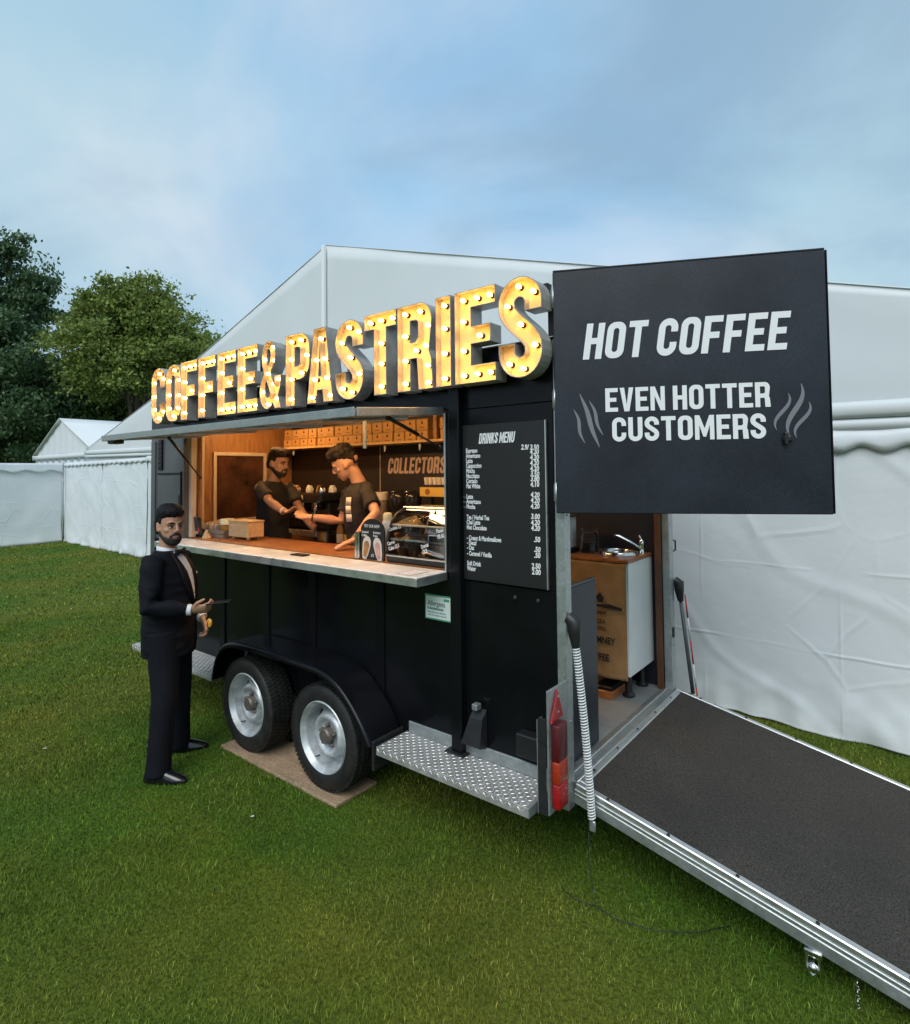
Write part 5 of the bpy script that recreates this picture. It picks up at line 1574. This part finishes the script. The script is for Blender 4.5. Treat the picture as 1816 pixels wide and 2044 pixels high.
t = thing('plate_rack', 'white wire rack with plates beside the rear post', 'rack', (-.62, 1.24, sz1))
B('base', -.70, -.54, 1.16, 1.34, sz1 + .001, sz1 + .03, 'dark_steel', t, .003)
for k in range(5):
    B('plate', -.69 + k * .03, -.68 + k * .03, 1.17, 1.33, sz1 + .031, sz1 + .25 - .02 * (k % 2), 'white_laminate', t, .003)
B('shelf', -.70, -.53, 1.16, 1.34, sz1 + .255, sz1 + .262, 'steel', t, .001)
B('upright', -.545, -.532, 1.16, 1.172, sz1 + .031, sz1 + .254, 'steel', t, .001)
# timber shelf box under the sink
t = thing('storage_tray', 'shallow wooden tray holding a dark folder on the floor under the sink', 'tray', (-.35, 1.2, ZF))
B('bottom', -.60, -.22, 1.12, 1.40, ZF + .001, ZF + .012, 'pale_wood', t, .001)
B('side', -.60, -.22, 1.10, 1.1195, ZF + .001, ZF + .05, 'varnished_wood', t, .002)
B('side', -.2195, -.205, 1.10, 1.40, ZF + .001, ZF + .05, 'varnished_wood', t, .002)
B('side', -.615, -.6005, 1.10, 1.40, ZF + .001, ZF + .15, 'varnished_wood', t, .002)
B('side', -.36, -.345, 1.122, 1.38, ZF + .0125, ZF + .15, 'varnished_wood', t, .002)
o = B('folder', -.335, -.225, 1.13, 1.36, ZF + .013, ZF + .07, 'black_plastic', None, .003); set_props(o, 'dark folder with white pages in the tray under the sink', 'folder')
# half-height door
hd = thing('half_door', 'slate grey half-height door board inside the rear opening', 'half door', (-.03, .32, ZF))
B('board', -.045, -.022, .072, .50, ZF + .014, 1.352, 'navy_panel', hd, .003)
B('top_cap', -.047, -.020, .072, .502, 1.3525, 1.362, 'grey_paint_and_sheen', hd, .002)
# worktop end with wooden flap and handle, behind the half door
t = thing('counter_flap', 'brown wooden counter flap with a bent handle above the half door', 'counter flap', (-.42, .75, ZF))
B('leaf', -.62, -.33, .52, .545, .95, 1.33, 'varnished_wood', t, .003)
bm = bmesh.new(); tube(bm, [(-.40, .519, 1.27), (-.40, .49, 1.265), (-.40, .49, 1.20), (-.40, .519, 1.195)], .007, 8); bmo('handle', bm, 'dark_steel', t, True)

# ================================================================== people
mat('skin_brown', (0.42, 0.225, 0.14), 0.5, var=0.1, vs=12, bump=0.04, bs=120)
mat('skin_fair', (0.60, 0.33, 0.22), 0.5, var=0.1, vs=12, bump=0.04, bs=120)
mat('skin_olive', (0.42, 0.23, 0.15), 0.5, var=0.1, vs=12, bump=0.04, bs=120)
mat('hair_black', (0.006, 0.0055, 0.007), 0.6, spec=.2, var=0.5, vs=60, bump=0.8, bs=90)
mat('hair_brown', (0.018, 0.012, 0.008), 0.6, spec=.25, var=0.5, vs=60, bump=0.8, bs=60)
mat('hair_dark', (0.011, 0.008, 0.006), 0.65, spec=.2, var=0.5, vs=60, bump=0.9, bs=80)
mat('beard', (0.022, 0.016, 0.013), 0.7, var=0.4, vs=90, bump=0.5, bs=160)
mat('suit', (0.0042, 0.005, 0.0085), 0.8, spec=.2, var=0.3, vs=4, bump=0.35, bs=7)
mat('satin', (0.005, 0.005, 0.007), 0.5, spec=.3)
mat('shirt_white', (0.62, 0.64, 0.68), 0.6)
mat('tee_black', (0.016, 0.013, 0.012), 0.8, var=0.3, vs=4, bump=0.5, bs=7)
mat('shoe', (0.008, 0.008, 0.009), 0.16, coat=0.6)
mat('eye_white', (0.55, 0.53, 0.50), 0.3)
mat('eye_dark', (0.012, 0.010, 0.009), 0.2)
mat('lip', (0.26, 0.11, 0.085), 0.5)
mat('denim_dark', (0.012, 0.013, 0.017), 0.8)

def remesh(name, bm, vox, m, parent, it=4, rough=None, rough2=None):
    bmesh.ops.recalc_face_normals(bm, faces=bm.faces)
    me = bpy.data.meshes.new(name + '_src'); bm.to_mesh(me); bm.free()
    o = bpy.data.objects.new(name, me); COL.objects.link(o)
    md = o.modifiers.new('r', 'REMESH'); md.mode = 'VOXEL'; md.voxel_size = vox; md.use_smooth_shade = True
    if it:
        s = o.modifiers.new('s', 'SMOOTH'); s.factor = .5; s.iterations = it
    dg = bpy.context.evaluated_depsgraph_get()
    me2 = bpy.data.meshes.new_from_object(o.evaluated_get(dg))
    bpy.data.objects.remove(o); bpy.data.meshes.remove(me)
    me2.name = name
    me2.polygons.foreach_set('use_smooth', [True] * len(me2.polygons))
    if rough:
        n_ = len(me2.vertices); co = np.empty(n_ * 3, np.float32); me2.vertices.foreach_get('co', co); co = co.reshape(-1, 3)
        nr = np.empty(n_ * 3, np.float32); me2.vertices.foreach_get('normal', nr); nr = nr.reshape(-1, 3)
        amp, fr = rough
        d = np.array([noise.noise((c[0] * fr, c[1] * fr, c[2] * fr * .7)) for c in co], np.float32)
        if rough2:      # sharp drag folds across sleeves and waist
            a2, f2 = rough2
            e = np.array([1 - abs(noise.noise((c[0] * f2 * .45, c[1] * f2 * .45, c[2] * f2 + 3.0 * c[0]))) * 2.2 for c in co], np.float32)
            d = d + np.clip(e, -.2, 1) * (a2 / amp) - .5 * a2 / amp
        me2.vertices.foreach_set('co', (co + nr * (d * amp)[:, None]).ravel()); me2.update()
    me2.materials.clear()
    return obj(name, me2, m, parent)

def ell(bm, c, r, mtx=None, seg=14):
    mm = Matrix.Translation(Vector(c)) @ Matrix.Diagonal((*r, 1))
    bmesh.ops.create_uvsphere(bm, u_segments=seg, v_segments=seg - 4, radius=1, matrix=(mtx @ mm) if mtx is not None else mm)

def ik(s, w, a, b, pole):
    s, w = Vector(s), Vector(w)
    d = w - s
    l = min(d.length, (a + b) * .995)
    dn = d.normalized()
    w = s + dn * l
    ca = (a * a + l * l - b * b) / (2 * a * l)
    p = Vector(pole); p = (p - dn * p.dot(dn)).normalized()
    return s + dn * a * ca + p * a * math.sqrt(max(0, 1 - ca * ca)), w

def hand(bm, w, d, n, side, curl=(.5, .6, .4), spread=.1, sc=1.0, thumb=.6):
    """w wrist, d pointing direction, n palm normal, side = +1 / -1: which way across the palm the thumb sits"""
    w, d, n = Vector(w), Vector(d).normalized(), Vector(n)
    n = (n - d * n.dot(d)).normalized()
    s = d.cross(n).normalized() * side
    def ring(c, a, b, k=12):
        return [bm.verts.new(c + s * a * math.cos(2 * math.pi * i / k) + n * b * math.sin(2 * math.pi * i / k)) for i in range(k)]
    rg = [ring(w - d * .02 * sc, .027 * sc, .020 * sc), ring(w + d * .02 * sc, .032 * sc, .019 * sc), ring(w + d * .055 * sc, .041 * sc, .016 * sc), ring(w + d * .09 * sc, .040 * sc, .013 * sc), ring(w + d * .098 * sc, .034 * sc, .008 * sc)]
    for a, b in zip(rg, rg[1:]):
        for i in range(12): bm.faces.new((a[i], a[(i + 1) % 12], b[(i + 1) % 12], b[i]))
    bm.faces.new(rg[0][::-1]); bm.faces.new(rg[-1])
    for k, (o, ln) in enumerate(zip((.030, .010, -.010, -.029), (.070, .079, .073, .058))):
        p = w + (d * (.088 - abs(o) * .12) + s * o) * sc
        dirn = (d + s * (o * spread * 20 * .1)).normalized()
        pts = [p - dirn * .01]
        ang = 0
        for q, f in enumerate((.45, .32, .23)):
            ang += curl[q] * (1 + .12 * k)
            dd = dirn * math.cos(ang) + n * math.sin(ang)
            p = p + dd * ln * f * sc
            pts.append(p)
        tube(bm, pts, [.0098 * sc, .0095 * sc, .0085 * sc, .007 * sc], 8)
    p = w + (d * .022 + s * .026) * sc
    d1 = (d * .62 + s * .72 + n * .25 * thumb).normalized()
    d2 = (d * .9 + s * .28 + n * .45 * thumb).normalized()
    tube(bm, [p - d1 * .01, p + d1 * .035 * sc, p + d1 * .035 * sc + d2 * .032 * sc, p + d1 * .035 * sc + d2 * .055 * sc], [.014 * sc, .0115 * sc, .0105 * sc, .008 * sc], 8)

def person(label, loc, theta, cfg):
    t = thing('person', label, 'person', loc)
    G = Matrix.Translation(Vector(loc)) @ Matrix.Rotation(theta, 4, 'Z')
    Gi = G.inverted()
    lean = cfg.get('lean', 0)                                        # forward bow of the upper body, at the hips
    Tm = Matrix.Translation((0, 0, .92)) @ Matrix.Rotation(lean, 4, 'Y') @ Matrix.Rotation(cfg.get('twist', 0), 4, 'Z') @ Matrix.Translation((0, 0, -.92))
    hy, hp = cfg.get('head', (0, 0))
    neck = Tm @ Vector((-.012, 0, 1.455))
    Hm = Matrix.Translation(neck) @ Matrix.Rotation(hy, 4, 'Z') @ Matrix.Rotation(hp, 4, 'Y') @ Matrix.Rotation(cfg.get('tilt', 0), 4, 'X') @ Matrix.Translation((.012, 0, .045))
    wide = cfg.get('wide', 1.0)
    body = bmesh.new()
    # head and face
    loft(body, [(-.002, .062, 0, .022, .020), (.008, .052, 0, .040, .036), (.028, .038, 0, .062, .052), (.055, .022, 0, .080, .061), (.085, .010, 0, .090, .067), (.115, .002, 0, .096, .071), (.145, -.004, 0, .101, .074), (.175, -.006, 0, .101, .074), (.205, -.008, 0, .089, .066), (.225, -.008, 0, .064, .048), (.236, -.008, 0, .03, .022)], 22, Hm)
    ell(body, (-.035, 0, .13), (.082, .076, .085), Hm)                # back of the skull
    tube(body, [Hm @ Vector(p) for p in ((.098, 0, .138), (.110, 0, .115), (.120, 0, .096), (.108, 0, .084))], [.008, .011, .014, .008], 10)
    for s in (-1, 1):
        ell(body, (.112, s * .010, .089), (.009, .009, .008), Hm)
        tube(body, [Hm @ Vector(p) for p in ((.094, s * .010, .140), (.093, s * .032, .145), (.078, s * .055, .138))], [.008, .010, .007], 8)
        ell(body, (.056, s * .043, .094), (.026, .020, .020), Hm)     # cheekbone
        ell(body, (-.010, s * .075, .105), (.020, .009, .033), Hm)    # ear
        ell(body, (.006, s * .074, .088), (.012, .008, .014), Hm)
    ell(body, (.070, 0, .012), (.026, .026, .018), Hm)                # chin
    ell(body, (.092, 0, .050), (.014, .026, .014), Hm)                # mouth mound
    nk0 = Tm @ Vector((-.025, 0, 1.40))
    tube(body, [nk0, Tm @ Vector((-.018, 0, 1.45)), Hm @ Vector((-.02, 0, .02)), Hm @ Vector((-.018, 0, .07))], [.066, .057, .054, .056], 16)
    # torso core and legs (under the clothes)
    loft(body, [(.80, 0, 0, .08, .12), (1.0, 0, 0, .09, .13), (1.2, 0, 0, .10, .14), (1.36, -.015, 0, .08, .14), (1.42, -.02, 0, .05, .08)], 16, Tm)
    cloth = bmesh.new(); sl = bmesh.new(); sleeve = cfg['sleeve']
    arms = {}
    for s, key in ((-1, 'R'), (1, 'L')):
        sh_ = Tm @ Vector((-.015, s * .178 * wide, 1.385))
        wr = Gi @ Vector(cfg['wrist' + key])
        elb, wr = ik(sh_, wr, .285, .255, Gi.to_3x3() @ Vector(cfg['pole' + key]))
        arms[key] = (sh_, elb, wr)
        tube(body, [sh_, sh_.lerp(elb, .5), elb, elb.lerp(wr, .35), wr], [.050, .046, .037, .040, .026], 12)
        hand(body, wr, Gi.to_3x3() @ Vector(cfg['hdir' + key]), Gi.to_3x3() @ Vector(cfg['hnor' + key]), cfg.get('hside' + key, 1), cfg.get('curl' + key, (.4, .5, .35)))
        # sleeves
        r = cfg['arm_r']
        if sleeve == 'long':
            tube(cloth, [sh_ + Vector((0, -s * .03, .01)), sh_.lerp(elb, .15), sh_.lerp(elb, .55), elb, elb.lerp(wr, .5), elb.lerp(wr, .93)], [.075, r * 1.12, r, r * .92, r * .78, r * .62], 16)
        else:
            tube(cloth, [sh_ + Vector((0, -s * .03, .015)), sh_.lerp(elb, .2), sh_.lerp(elb, .74)], [.056, r, r * 1.02], 16)
        hip = Vector((0, s * .092, .90)); ft = Vector(cfg['foot' + key][:2] + (0,)); fa = cfg['foot' + key][2]
        ank = ft + Vector((0, 0, .085)); kn = hip.lerp(ank, .5) + Vector((.025, 0, .01))
        tube(body, [hip, kn, ank], [.07, .05, .036], 10)
        cfg['_leg' + key] = (hip, kn, ank, ft, fa)
    ts = cfg['torso']
    loft(cloth, ts, 26, Tm, 2.25)
    # trousers
    tro = bmesh.new()
    pr_ = cfg.get('leg_r', 1.0)
    loft(tro, [(.80, .0, 0, .10, .14), (.88, -.005, 0, .135 * wide, .175 * wide), (.96, 0, 0, .130 * wide, .170 * wide), (1.02, 0, 0, .12 * wide, .16 * wide)], 20)
    for key in 'RL':
        hip, kn, ank, ft, fa = cfg['_leg' + key]
        tube(tro, [hip + Vector((0, 0, .02)), hip.lerp(kn, .35), kn, kn.lerp(ank, .6), ank + Vector((.005, 0, -.045))], [.115 * pr_, .102 * pr_, .082 * pr_, .075 * pr_, .078 * pr_], 16)
    shoe = bmesh.new()
    for key in 'RL':
        hip, kn, ank, ft, fa = cfg['_leg' + key]
        Sm = Matrix.Translation(ft) @ Matrix.Rotation(fa, 4, 'Z')
        loft(shoe, [(.002, .055, 0, .145, .042), (.018, .055, 0, .147, .045), (.03, .05, 0, .142, .043), (.05, .03, 0, .115, .040), (.075, .0, 0, .075, .037), (.10, -.02, 0, .052, .036), (.115, -.025, 0, .045, .034)], 22, Sm, 2.4)
    vx = cfg.get('vox', .006)
    ob = remesh('body', body, vx, cfg['skin'], t, 3)
    objs = [ob]
    cl = remesh(cfg['cloth_name'], cloth, .009, cfg['cloth'], t, 6, rough=(.011, 8.0), rough2=cfg.get('folds')); objs.append(cl)
    objs.append(remesh('trousers', tro, .010, cfg['trouser_m'], t, 5, rough=(.006, 8.0)))
    objs.append(remesh('shoes', shoe, .006, 'shoe', t, 3))
    # hair
    hb = bmesh.new()
    for sec in cfg['hair']:
        if sec[0] == 'loft': loft(hb, sec[1], 22, Hm)
        else: ell(hb, sec[1], sec[2], Hm)
    objs.append(remesh('hair', hb, .006, cfg['hair_m'], t, 2, rough=cfg.get('hair_rough', (.005, 60))))
    if cfg.get('beard'):
        bb = bmesh.new()
        loft(bb, [(-.010, .060, 0, .028, .028), (.002, .052, 0, .047, .044), (.022, .038, 0, .067, .058), (.040, .026, 0, .081, .0645), (.054, .006, 0, .075, .0685), (.072, -.006, 0, .050, .0715), (.10, -.004, 0, .030, .0745), (.13, .0, 0, .018, .0755)], 22, Hm)
        tube(bb, [Hm @ Vector(p) for p in ((.086, -.036, .052), (.104, -.015, .070), (.108, 0, .073), (.104, .015, .070), (.086, .036, .052))], [.006, .008, .008, .008, .006], 8)
        objs.append(remesh('beard', bb, .005, 'beard', t, 2, rough=(.002, 90)))
    # eyes, brows, lips
    for s in (-1, 1):
        bm = bmesh.new(); ell(bm, (.0845, s * .032, .118), (.011, .0115, .0058), Hm); objs.append(bmo('eye', bm, 'eye_white', t, True))
        bm = bmesh.new(); ell(bm, (.0945, s * .031, .118), (.0042, .006, .006), Hm); e = objs[-1]; objs.append(bmo('iris', bm, 'eye_dark', e, True))
        bm = bmesh.new(); tube(bm, [Hm @ Vector(p) for p in ((.1025, s * .013, .141), (.1015, s * .030, .148), (.084, s * .052, .143))], [.004, .0055, .003], 8); objs.append(bmo('eyebrow', bm, cfg['hair_m'], t, True))
        bm = bmesh.new(); tube(bm, [Hm @ Vector(p) for p in ((.0955, s * .018, .1235), (.0965, s * .032, .128), (.084, s * .047, .122))], [.002, .0028, .002], 6); objs.append(bmo('eyelid', bm, 'eye_dark', t, True))
    bm = bmesh.new(); tube(bm, [Hm @ Vector(p) for p in ((.096, -.024, .050), (.108, 0, .052), (.096, .024, .050))], [.003, .0062, .003], 8); tube(bm, [Hm @ Vector(p) for p in ((.095, -.02, .043), (.106, 0, .042), (.095, .02, .043))], [.003, .0068, .003], 8)
    objs.append(bmo('lips', bm, 'lip', t, True))
    # extras come in local coordinates
    def front(y, z, off=.006):
        for a, b in zip(ts, ts[1:]):
            if a[0] <= z <= b[0]:
                k = (z - a[0]) / (b[0] - a[0]); cx, rx, ry = [a[i] + (b[i] - a[i]) * k for i in (1, 3, 4)]
                q = max(0, 1 - abs(y / ry) ** 2.25) ** (1 / 2.25)
                return Tm @ Vector((cx + rx * q + off, y, z))
        return Tm @ Vector((.12, y, z))
    for fn in cfg.get('extras', []): objs += fn(t, front, Tm, Hm, arms)
    for o in objs:
        if o.type == 'MESH' and not o.get('_w'):
            o.data.transform(G)
            o['_w'] = 1
    for o in objs:
        if '_w' in o: del o['_w']
    return t

# ---- the guest in evening dress
def patch(front, rows, off, nm, m, t):
    """rows: (z, y_left, y_right) stripes laid over the chest"""
    bm = bmesh.new(); prev = None
    for z, ya, yb in rows:
        cur = [bm.verts.new(front(ya + (yb - ya) * k / 6, z, off)) for k in range(7)]
        if prev:
            for k in range(6): bm.faces.new((prev[k], prev[k + 1], cur[k + 1], cur[k]))
        prev = cur
    o = bmo(nm, bm, m, t, True)
    md = o.modifiers.new('thickness', 'SOLIDIFY'); md.thickness = .006
    return o
def tuxedo(t, front, Tm, Hm, arms):
    out = []
    zs = [1.10 + .34 * k / 10 for k in range(11)]
    out.append(patch(front, [(z, -.004 - .055 * (z - 1.10) / .34, .004 + .055 * (z - 1.10) / .34) for z in zs], .013, 'shirt', 'shirt_white', t))
    for s in (-1, 1):
        rows = []
        for z in zs:
            k = (z - 1.10) / .34
            a = .004 + .050 * k; b = a + .018 + .045 * math.sin(math.pi * min(1, k * 1.05)) ** .9
            rows.append((z, s * a, s * b))
        out.append(patch(front, rows, .017, 'lapel', 'satin', t))
    bm = bmesh.new()
    n = 20
    lo, hi = [], []
    for k in range(n):
        a = 2 * math.pi * k / n
        c = Vector((-.016, 0, 1.425)); fr = .5 + .5 * math.cos(a)
        lo.append(bm.verts.new(Tm @ (c + Vector((.072 * math.cos(a), .068 * math.sin(a), .012 - .022 * fr)))))
        hi.append(bm.verts.new(Tm @ (c + Vector((.064 * math.cos(a) - .004, .061 * math.sin(a), .058 - .024 * fr)))))
    for k in range(n): bm.faces.new((lo[k], lo[(k + 1) % n], hi[(k + 1) % n], hi[k]))
    o = bmo('collar', bm, 'shirt_white', t, True); md = o.modifiers.new('thickness', 'SOLIDIFY'); md.thickness = .004; out.append(o)
    bm = bmesh.new()
    c = Tm @ Vector((.070, 0, 1.432))
    X = Tm.to_3x3() @ Vector((1, 0, 0)); Y_ = Tm.to_3x3() @ Vector((0, 1, 0)); Z_ = Tm.to_3x3() @ Vector((0, 0, 1))
    for s in (-1, 1):
        v = []
        for dx in (-.004, .010):
            v.append([bm.verts.new(c + X * dx + Y_ * s * y + Z_ * z) for y, z in ((.004, -.008), (.056, -.024), (.060, 0), (.056, .024), (.004, .008))])
        bm.faces.new(v[0]); bm.faces.new(v[1][::-1])
        for k in range(5): bm.faces.new((v[0][k], v[0][(k + 1) % 5], v[1][(k + 1) % 5], v[1][k]))
    bmesh.ops.create_cube(bm, size=1, matrix=Matrix.Translation(c + X * .006) @ Tm.to_3x3().to_4x4() @ Matrix.Diagonal((.018, .016, .02, 1)))
    out.append(bmo('bow_tie', bm, 'satin', t))
    for key in 'RL':
        sh_, elb, wr = arms[key]
        bm = bmesh.new(); tube(bm, [elb.lerp(wr, .90), elb.lerp(wr, 1.0)], [.036, .035], 16); out.append(bmo('cuff', bm, 'shirt_white', t, True, ang=50))
    # breast-pocket pin and jacket flap lines
    p = front(.105, 1.275, .012); bm = bmesh.new(); ell(bm, p, (.010, .010, .010)); out.append(bmo('lapel_pin', bm, 'shirt_white', t, True))
    for z in (1.10, 1.03):
        p = front(0, z, .006); bm = bmesh.new(); ell(bm, p, (.006, .010, .010)); out.append(bmo('button', bm, 'satin', t, True))
    return out
hair_short = [('loft', [(.105, -.055, 0, .050, .0745), (.130, -.046, 0, .066, .0775), (.150, -.034, 0, .084, .080), (.175, -.016, 0, .100, .0815), (.200, -.002, 0, .110, .081), (.225, .003, 0, .111, .076), (.245, .002, 0, .097, .064), (.258, -.004, 0, .064, .042), (.263, -.01, 0, .02, .015)]),
              ('loft', [(.045, -.085, 0, .020, .045), (.07, -.080, 0, .034, .062), (.10, -.068, 0, .048, .073), (.14, -.05, 0, .06, .074)]),
              ('ell', (.012, .0735, .15), (.022, .006, .022)), ('ell', (.012, -.0735, .15), (.022, .006, .022))]
tux_torso = [(.755, .0, 0, .155, .188), (.82, .0, 0, .160, .192), (.92, .003, 0, .160, .186), (1.02, .008, 0, .158, .182), (1.12, .005, 0, .156, .188), (1.22, -.006, 0, .154, .198), (1.31, -.018, 0, .142, .204), (1.37, -.026, 0, .116, .190), (1.41, -.026, 0, .086, .140), (1.445, -.02, 0, .066, .082)]
th_m = R(46)
MX, MY = -2.625, -.62
def wl_(fx_, ly_, z):     # point in the guest's own frame to world
    c, s = math.cos(th_m), math.sin(th_m)
    return (MX + fx_ * c - ly_ * s, MY + fx_ * s + ly_ * c, z)
fwd_m = Vector((math.cos(th_m), math.sin(th_m), 0)); lef_m = Vector((-math.sin(th_m), math.cos(th_m), 0))
man = person('bearded person in black evening suit and bow tie standing on the lawn holding a phone', (MX, MY, 0), th_m, dict(
    head=(R(-48), R(5)), twist=R(-10), wide=1.03, sleeve='long', arm_r=.066, torso=tux_torso,
    wristR=wl_(.215, -.235, 1.085), poleR=tuple(-fwd_m * .7 - lef_m * .35 + Vector((0, 0, -.8))), hdirR=tuple(fwd_m * .97 - lef_m * .05 + Vector((0, 0, .06))), hnorR=tuple(lef_m * .8 + Vector((0, 0, .6))), hsideR=1, curlR=(.55, .7, .5),
    wristL=wl_(.20, .05, .965), poleL=tuple(-fwd_m * .6 + lef_m * .6 + Vector((0, 0, -.8))), hdirL=tuple(fwd_m * .35 - lef_m * .1 + Vector((0, 0, -.9))), hnorL=tuple(-lef_m * .5 - fwd_m), hsideL=-1, curlL=(.6, .8, .6),
    footR=(.005, -.205, R(-12)), footL=(-.005, .205, R(12)), leg_r=.98,
    skin='skin_brown', cloth='suit', cloth_name='jacket', trouser_m='suit', hair=hair_short, hair_m='hair_black', beard=True, extras=[tuxedo], folds=(.007, 13.0), vox=.005))
# phone in his hand
pc = Vector(wl_(.36, -.225, 1.125))
mm = Matrix.Translation(pc) @ Matrix.Rotation(th_m, 4, 'Z') @ Matrix.Rotation(R(-4), 4, 'Y')
o = B('phone', -.055, .095, -.037, .037, -.004, .004, 'screen_dark', None, .003, mtx=mm)
set_props(o, 'dark phone held out flat in the suited person\'s hand', 'phone')

# ---- the two baristas
tee_torso = [(.86, .0, 0, .118, .165), (.95, .0, 0, .120, .162), (1.05, .0, 0, .118, .160), (1.15, .0, 0, .118, .166), (1.25, -.004, 0, .118, .176), (1.33, -.012, 0, .108, .178), (1.38, -.018, 0, .088, .160), (1.42, -.02, 0, .066, .105), (1.438, -.02, 0, .06, .074)]
hair_curly = [('loft', [(.120, -.065, 0, .045, .066), (.15, -.042, 0, .074, .078), (.18, -.01, 0, .103, .082), (.21, .004, 0, .116, .084), (.24, .004, 0, .110, .078), (.262, .0, 0, .088, .062), (.275, -.004, 0, .05, .035)]),
              *[('ell', (.004 + .105 * math.cos(a_) * math.cos(b_), .076 * math.sin(a_) * math.cos(b_), .185 + .078 * math.sin(b_)), (.021, .019, .019)) for q_ in range(46) for a_, b_ in [((q_ * 2.399) % 6.283, .05 + 1.45 * ((q_ * .618) % 1))] if b_ > .28 or math.cos(a_) < .75], ('ell', (.075, .02, .215), (.04, .045, .035)), ('ell', (.07, -.035, .21), (.036, .04, .032)), ('loft', [(.075, -.082, 0, .02, .05), (.11, -.072, 0, .036, .066), (.15, -.06, 0, .05, .072)])]
def tee_prints(t, front, Tm, Hm, arms):
    out = []
    for k in range(3):
        z = 1.300 - k * .066
        bm = bmesh.new(); prev = None
        for zz in (z - .030, z + .030):
            cur = [bm.verts.new(front(.030 + .075 * q / 4 , zz, .010)) for q in range(5)]
            if prev:
                for q in range(4): bm.faces.new((prev[q], prev[q + 1], cur[q + 1], cur[q]))
            prev = cur
        o = bmo('shirt_print', bm, 'paper', t, True); md = o.modifiers.new('thickness', 'SOLIDIFY'); md.thickness = .002; out.append(o)
    return out
def band_on(keys, m):
    def f(t, front, Tm, Hm, arms):
        out = []
        for key in keys:
            sh_, elb, wr = arms[key]
            bm = bmesh.new(); tube(bm, [elb.lerp(wr, .91), elb.lerp(wr, .96)], .033, 14); out.append(bmo('wristband', bm, m, t, True, ang=50))
        return out
    return f
th1 = R(-112)
person('tall person in black t-shirt with pale chest print leaning on the counter', (-2.14, .70, ZF), th1, dict(
    lean=R(7), head=(R(-32), R(30)), tilt=R(-6), wide=1.0, folds=(.006, 12.0), sleeve='short', arm_r=.063, torso=tee_torso,
    wristR=(-2.50, .45, 1.60), poleR=(.3, .2, -1), hdirR=(-1, -.15, .06), hnorR=(.0, -.3, 1), hsideR=-1, curlR=(.25, .35, .3),
    wristL=(-1.83, .33, 1.47), poleL=(1, .5, .2), hdirL=(-.35, -1, -.30), hnorL=(0, -.25, -1), hsideL=-1, curlL=(.1, .15, .1),
    footR=(.0, -.12, R(-8)), footL=(.0, .12, R(8)),
    skin='skin_fair', cloth='tee_black', cloth_name='t_shirt', trouser_m='denim_dark', hair=hair_curly, hair_m='hair_dark', hair_rough=(.012, 46), extras=[tee_prints, band_on('R', 'black_plastic'), band_on('L', 'steel')]))
th2 = R(8)
person('bearded person in plain black t-shirt reaching out in front of the framed picture', (-3.46, .74, ZF), th2, dict(
    lean=R(5), head=(R(2), R(12)), wide=1.0, folds=(.006, 12.0), sleeve='short', arm_r=.063, torso=tee_torso,
    wristR=(-2.75, .47, 1.555), poleR=(-.3, -.3, -1), hdirR=(1, .05, .06), hnorR=(0, -.2, 1), hsideR=1, curlR=(.3, .4, .3),
    wristL=(-3.0, .88, 1.40), poleL=(-.6, .3, -.8), hdirL=(1, -.1, -.2), hnorL=(0, -1, 0), hsideL=-1,
    footR=(.0, -.12, R(-6)), footL=(.0, .12, R(6)),
    skin='skin_olive', cloth='tee_black', cloth_name='t_shirt', trouser_m='denim_dark', hair=hair_short, hair_m='hair_brown', beard=True, extras=[band_on('R', 'paper')]))

# ------------------------------------------------------------------ scraps on the lawn
for x, y, r_, lab in ((-3.55, -1.05, .018, 'tiny white paper scrap on the lawn behind the suited person'), (-1.62, -.62, .014, 'tiny white paper scrap on the lawn in front of the plywood sheet'),
                      (-9.2, -.9, .05, 'small pale paper scrap far out on the open lawn'), (.62, -1.05, .016, 'pale dead leaf on the lawn below the ramp edge')):
    bm = bmesh.new()
    pts = [(math.cos(a) * r_ * f, math.sin(a) * r_ * f * .7) for a, f in ((0, 1), (1.1, .7), (2.2, 1), (3.3, .8), (4.4, 1.1), (5.4, .75))]
    lo = [bm.verts.new((x + px, y + py, .020 + .25 * px)) for px, py in pts]; hi = [bm.verts.new((x + px, y + py, .0225 + .25 * px)) for px, py in pts]
    bm.faces.new(hi); bm.faces.new(lo[::-1])
    for k in range(6): bm.faces.new((lo[k], lo[(k + 1) % 6], hi[(k + 1) % 6], hi[k]))
    o = bmo('dead_leaf' if 'leaf' in lab else 'paper_scrap', bm, 'yellow_card' if 'leaf' in lab else 'white_laminate')
    set_props(o, lab, 'leaf' if 'leaf' in lab else 'paper scrap')
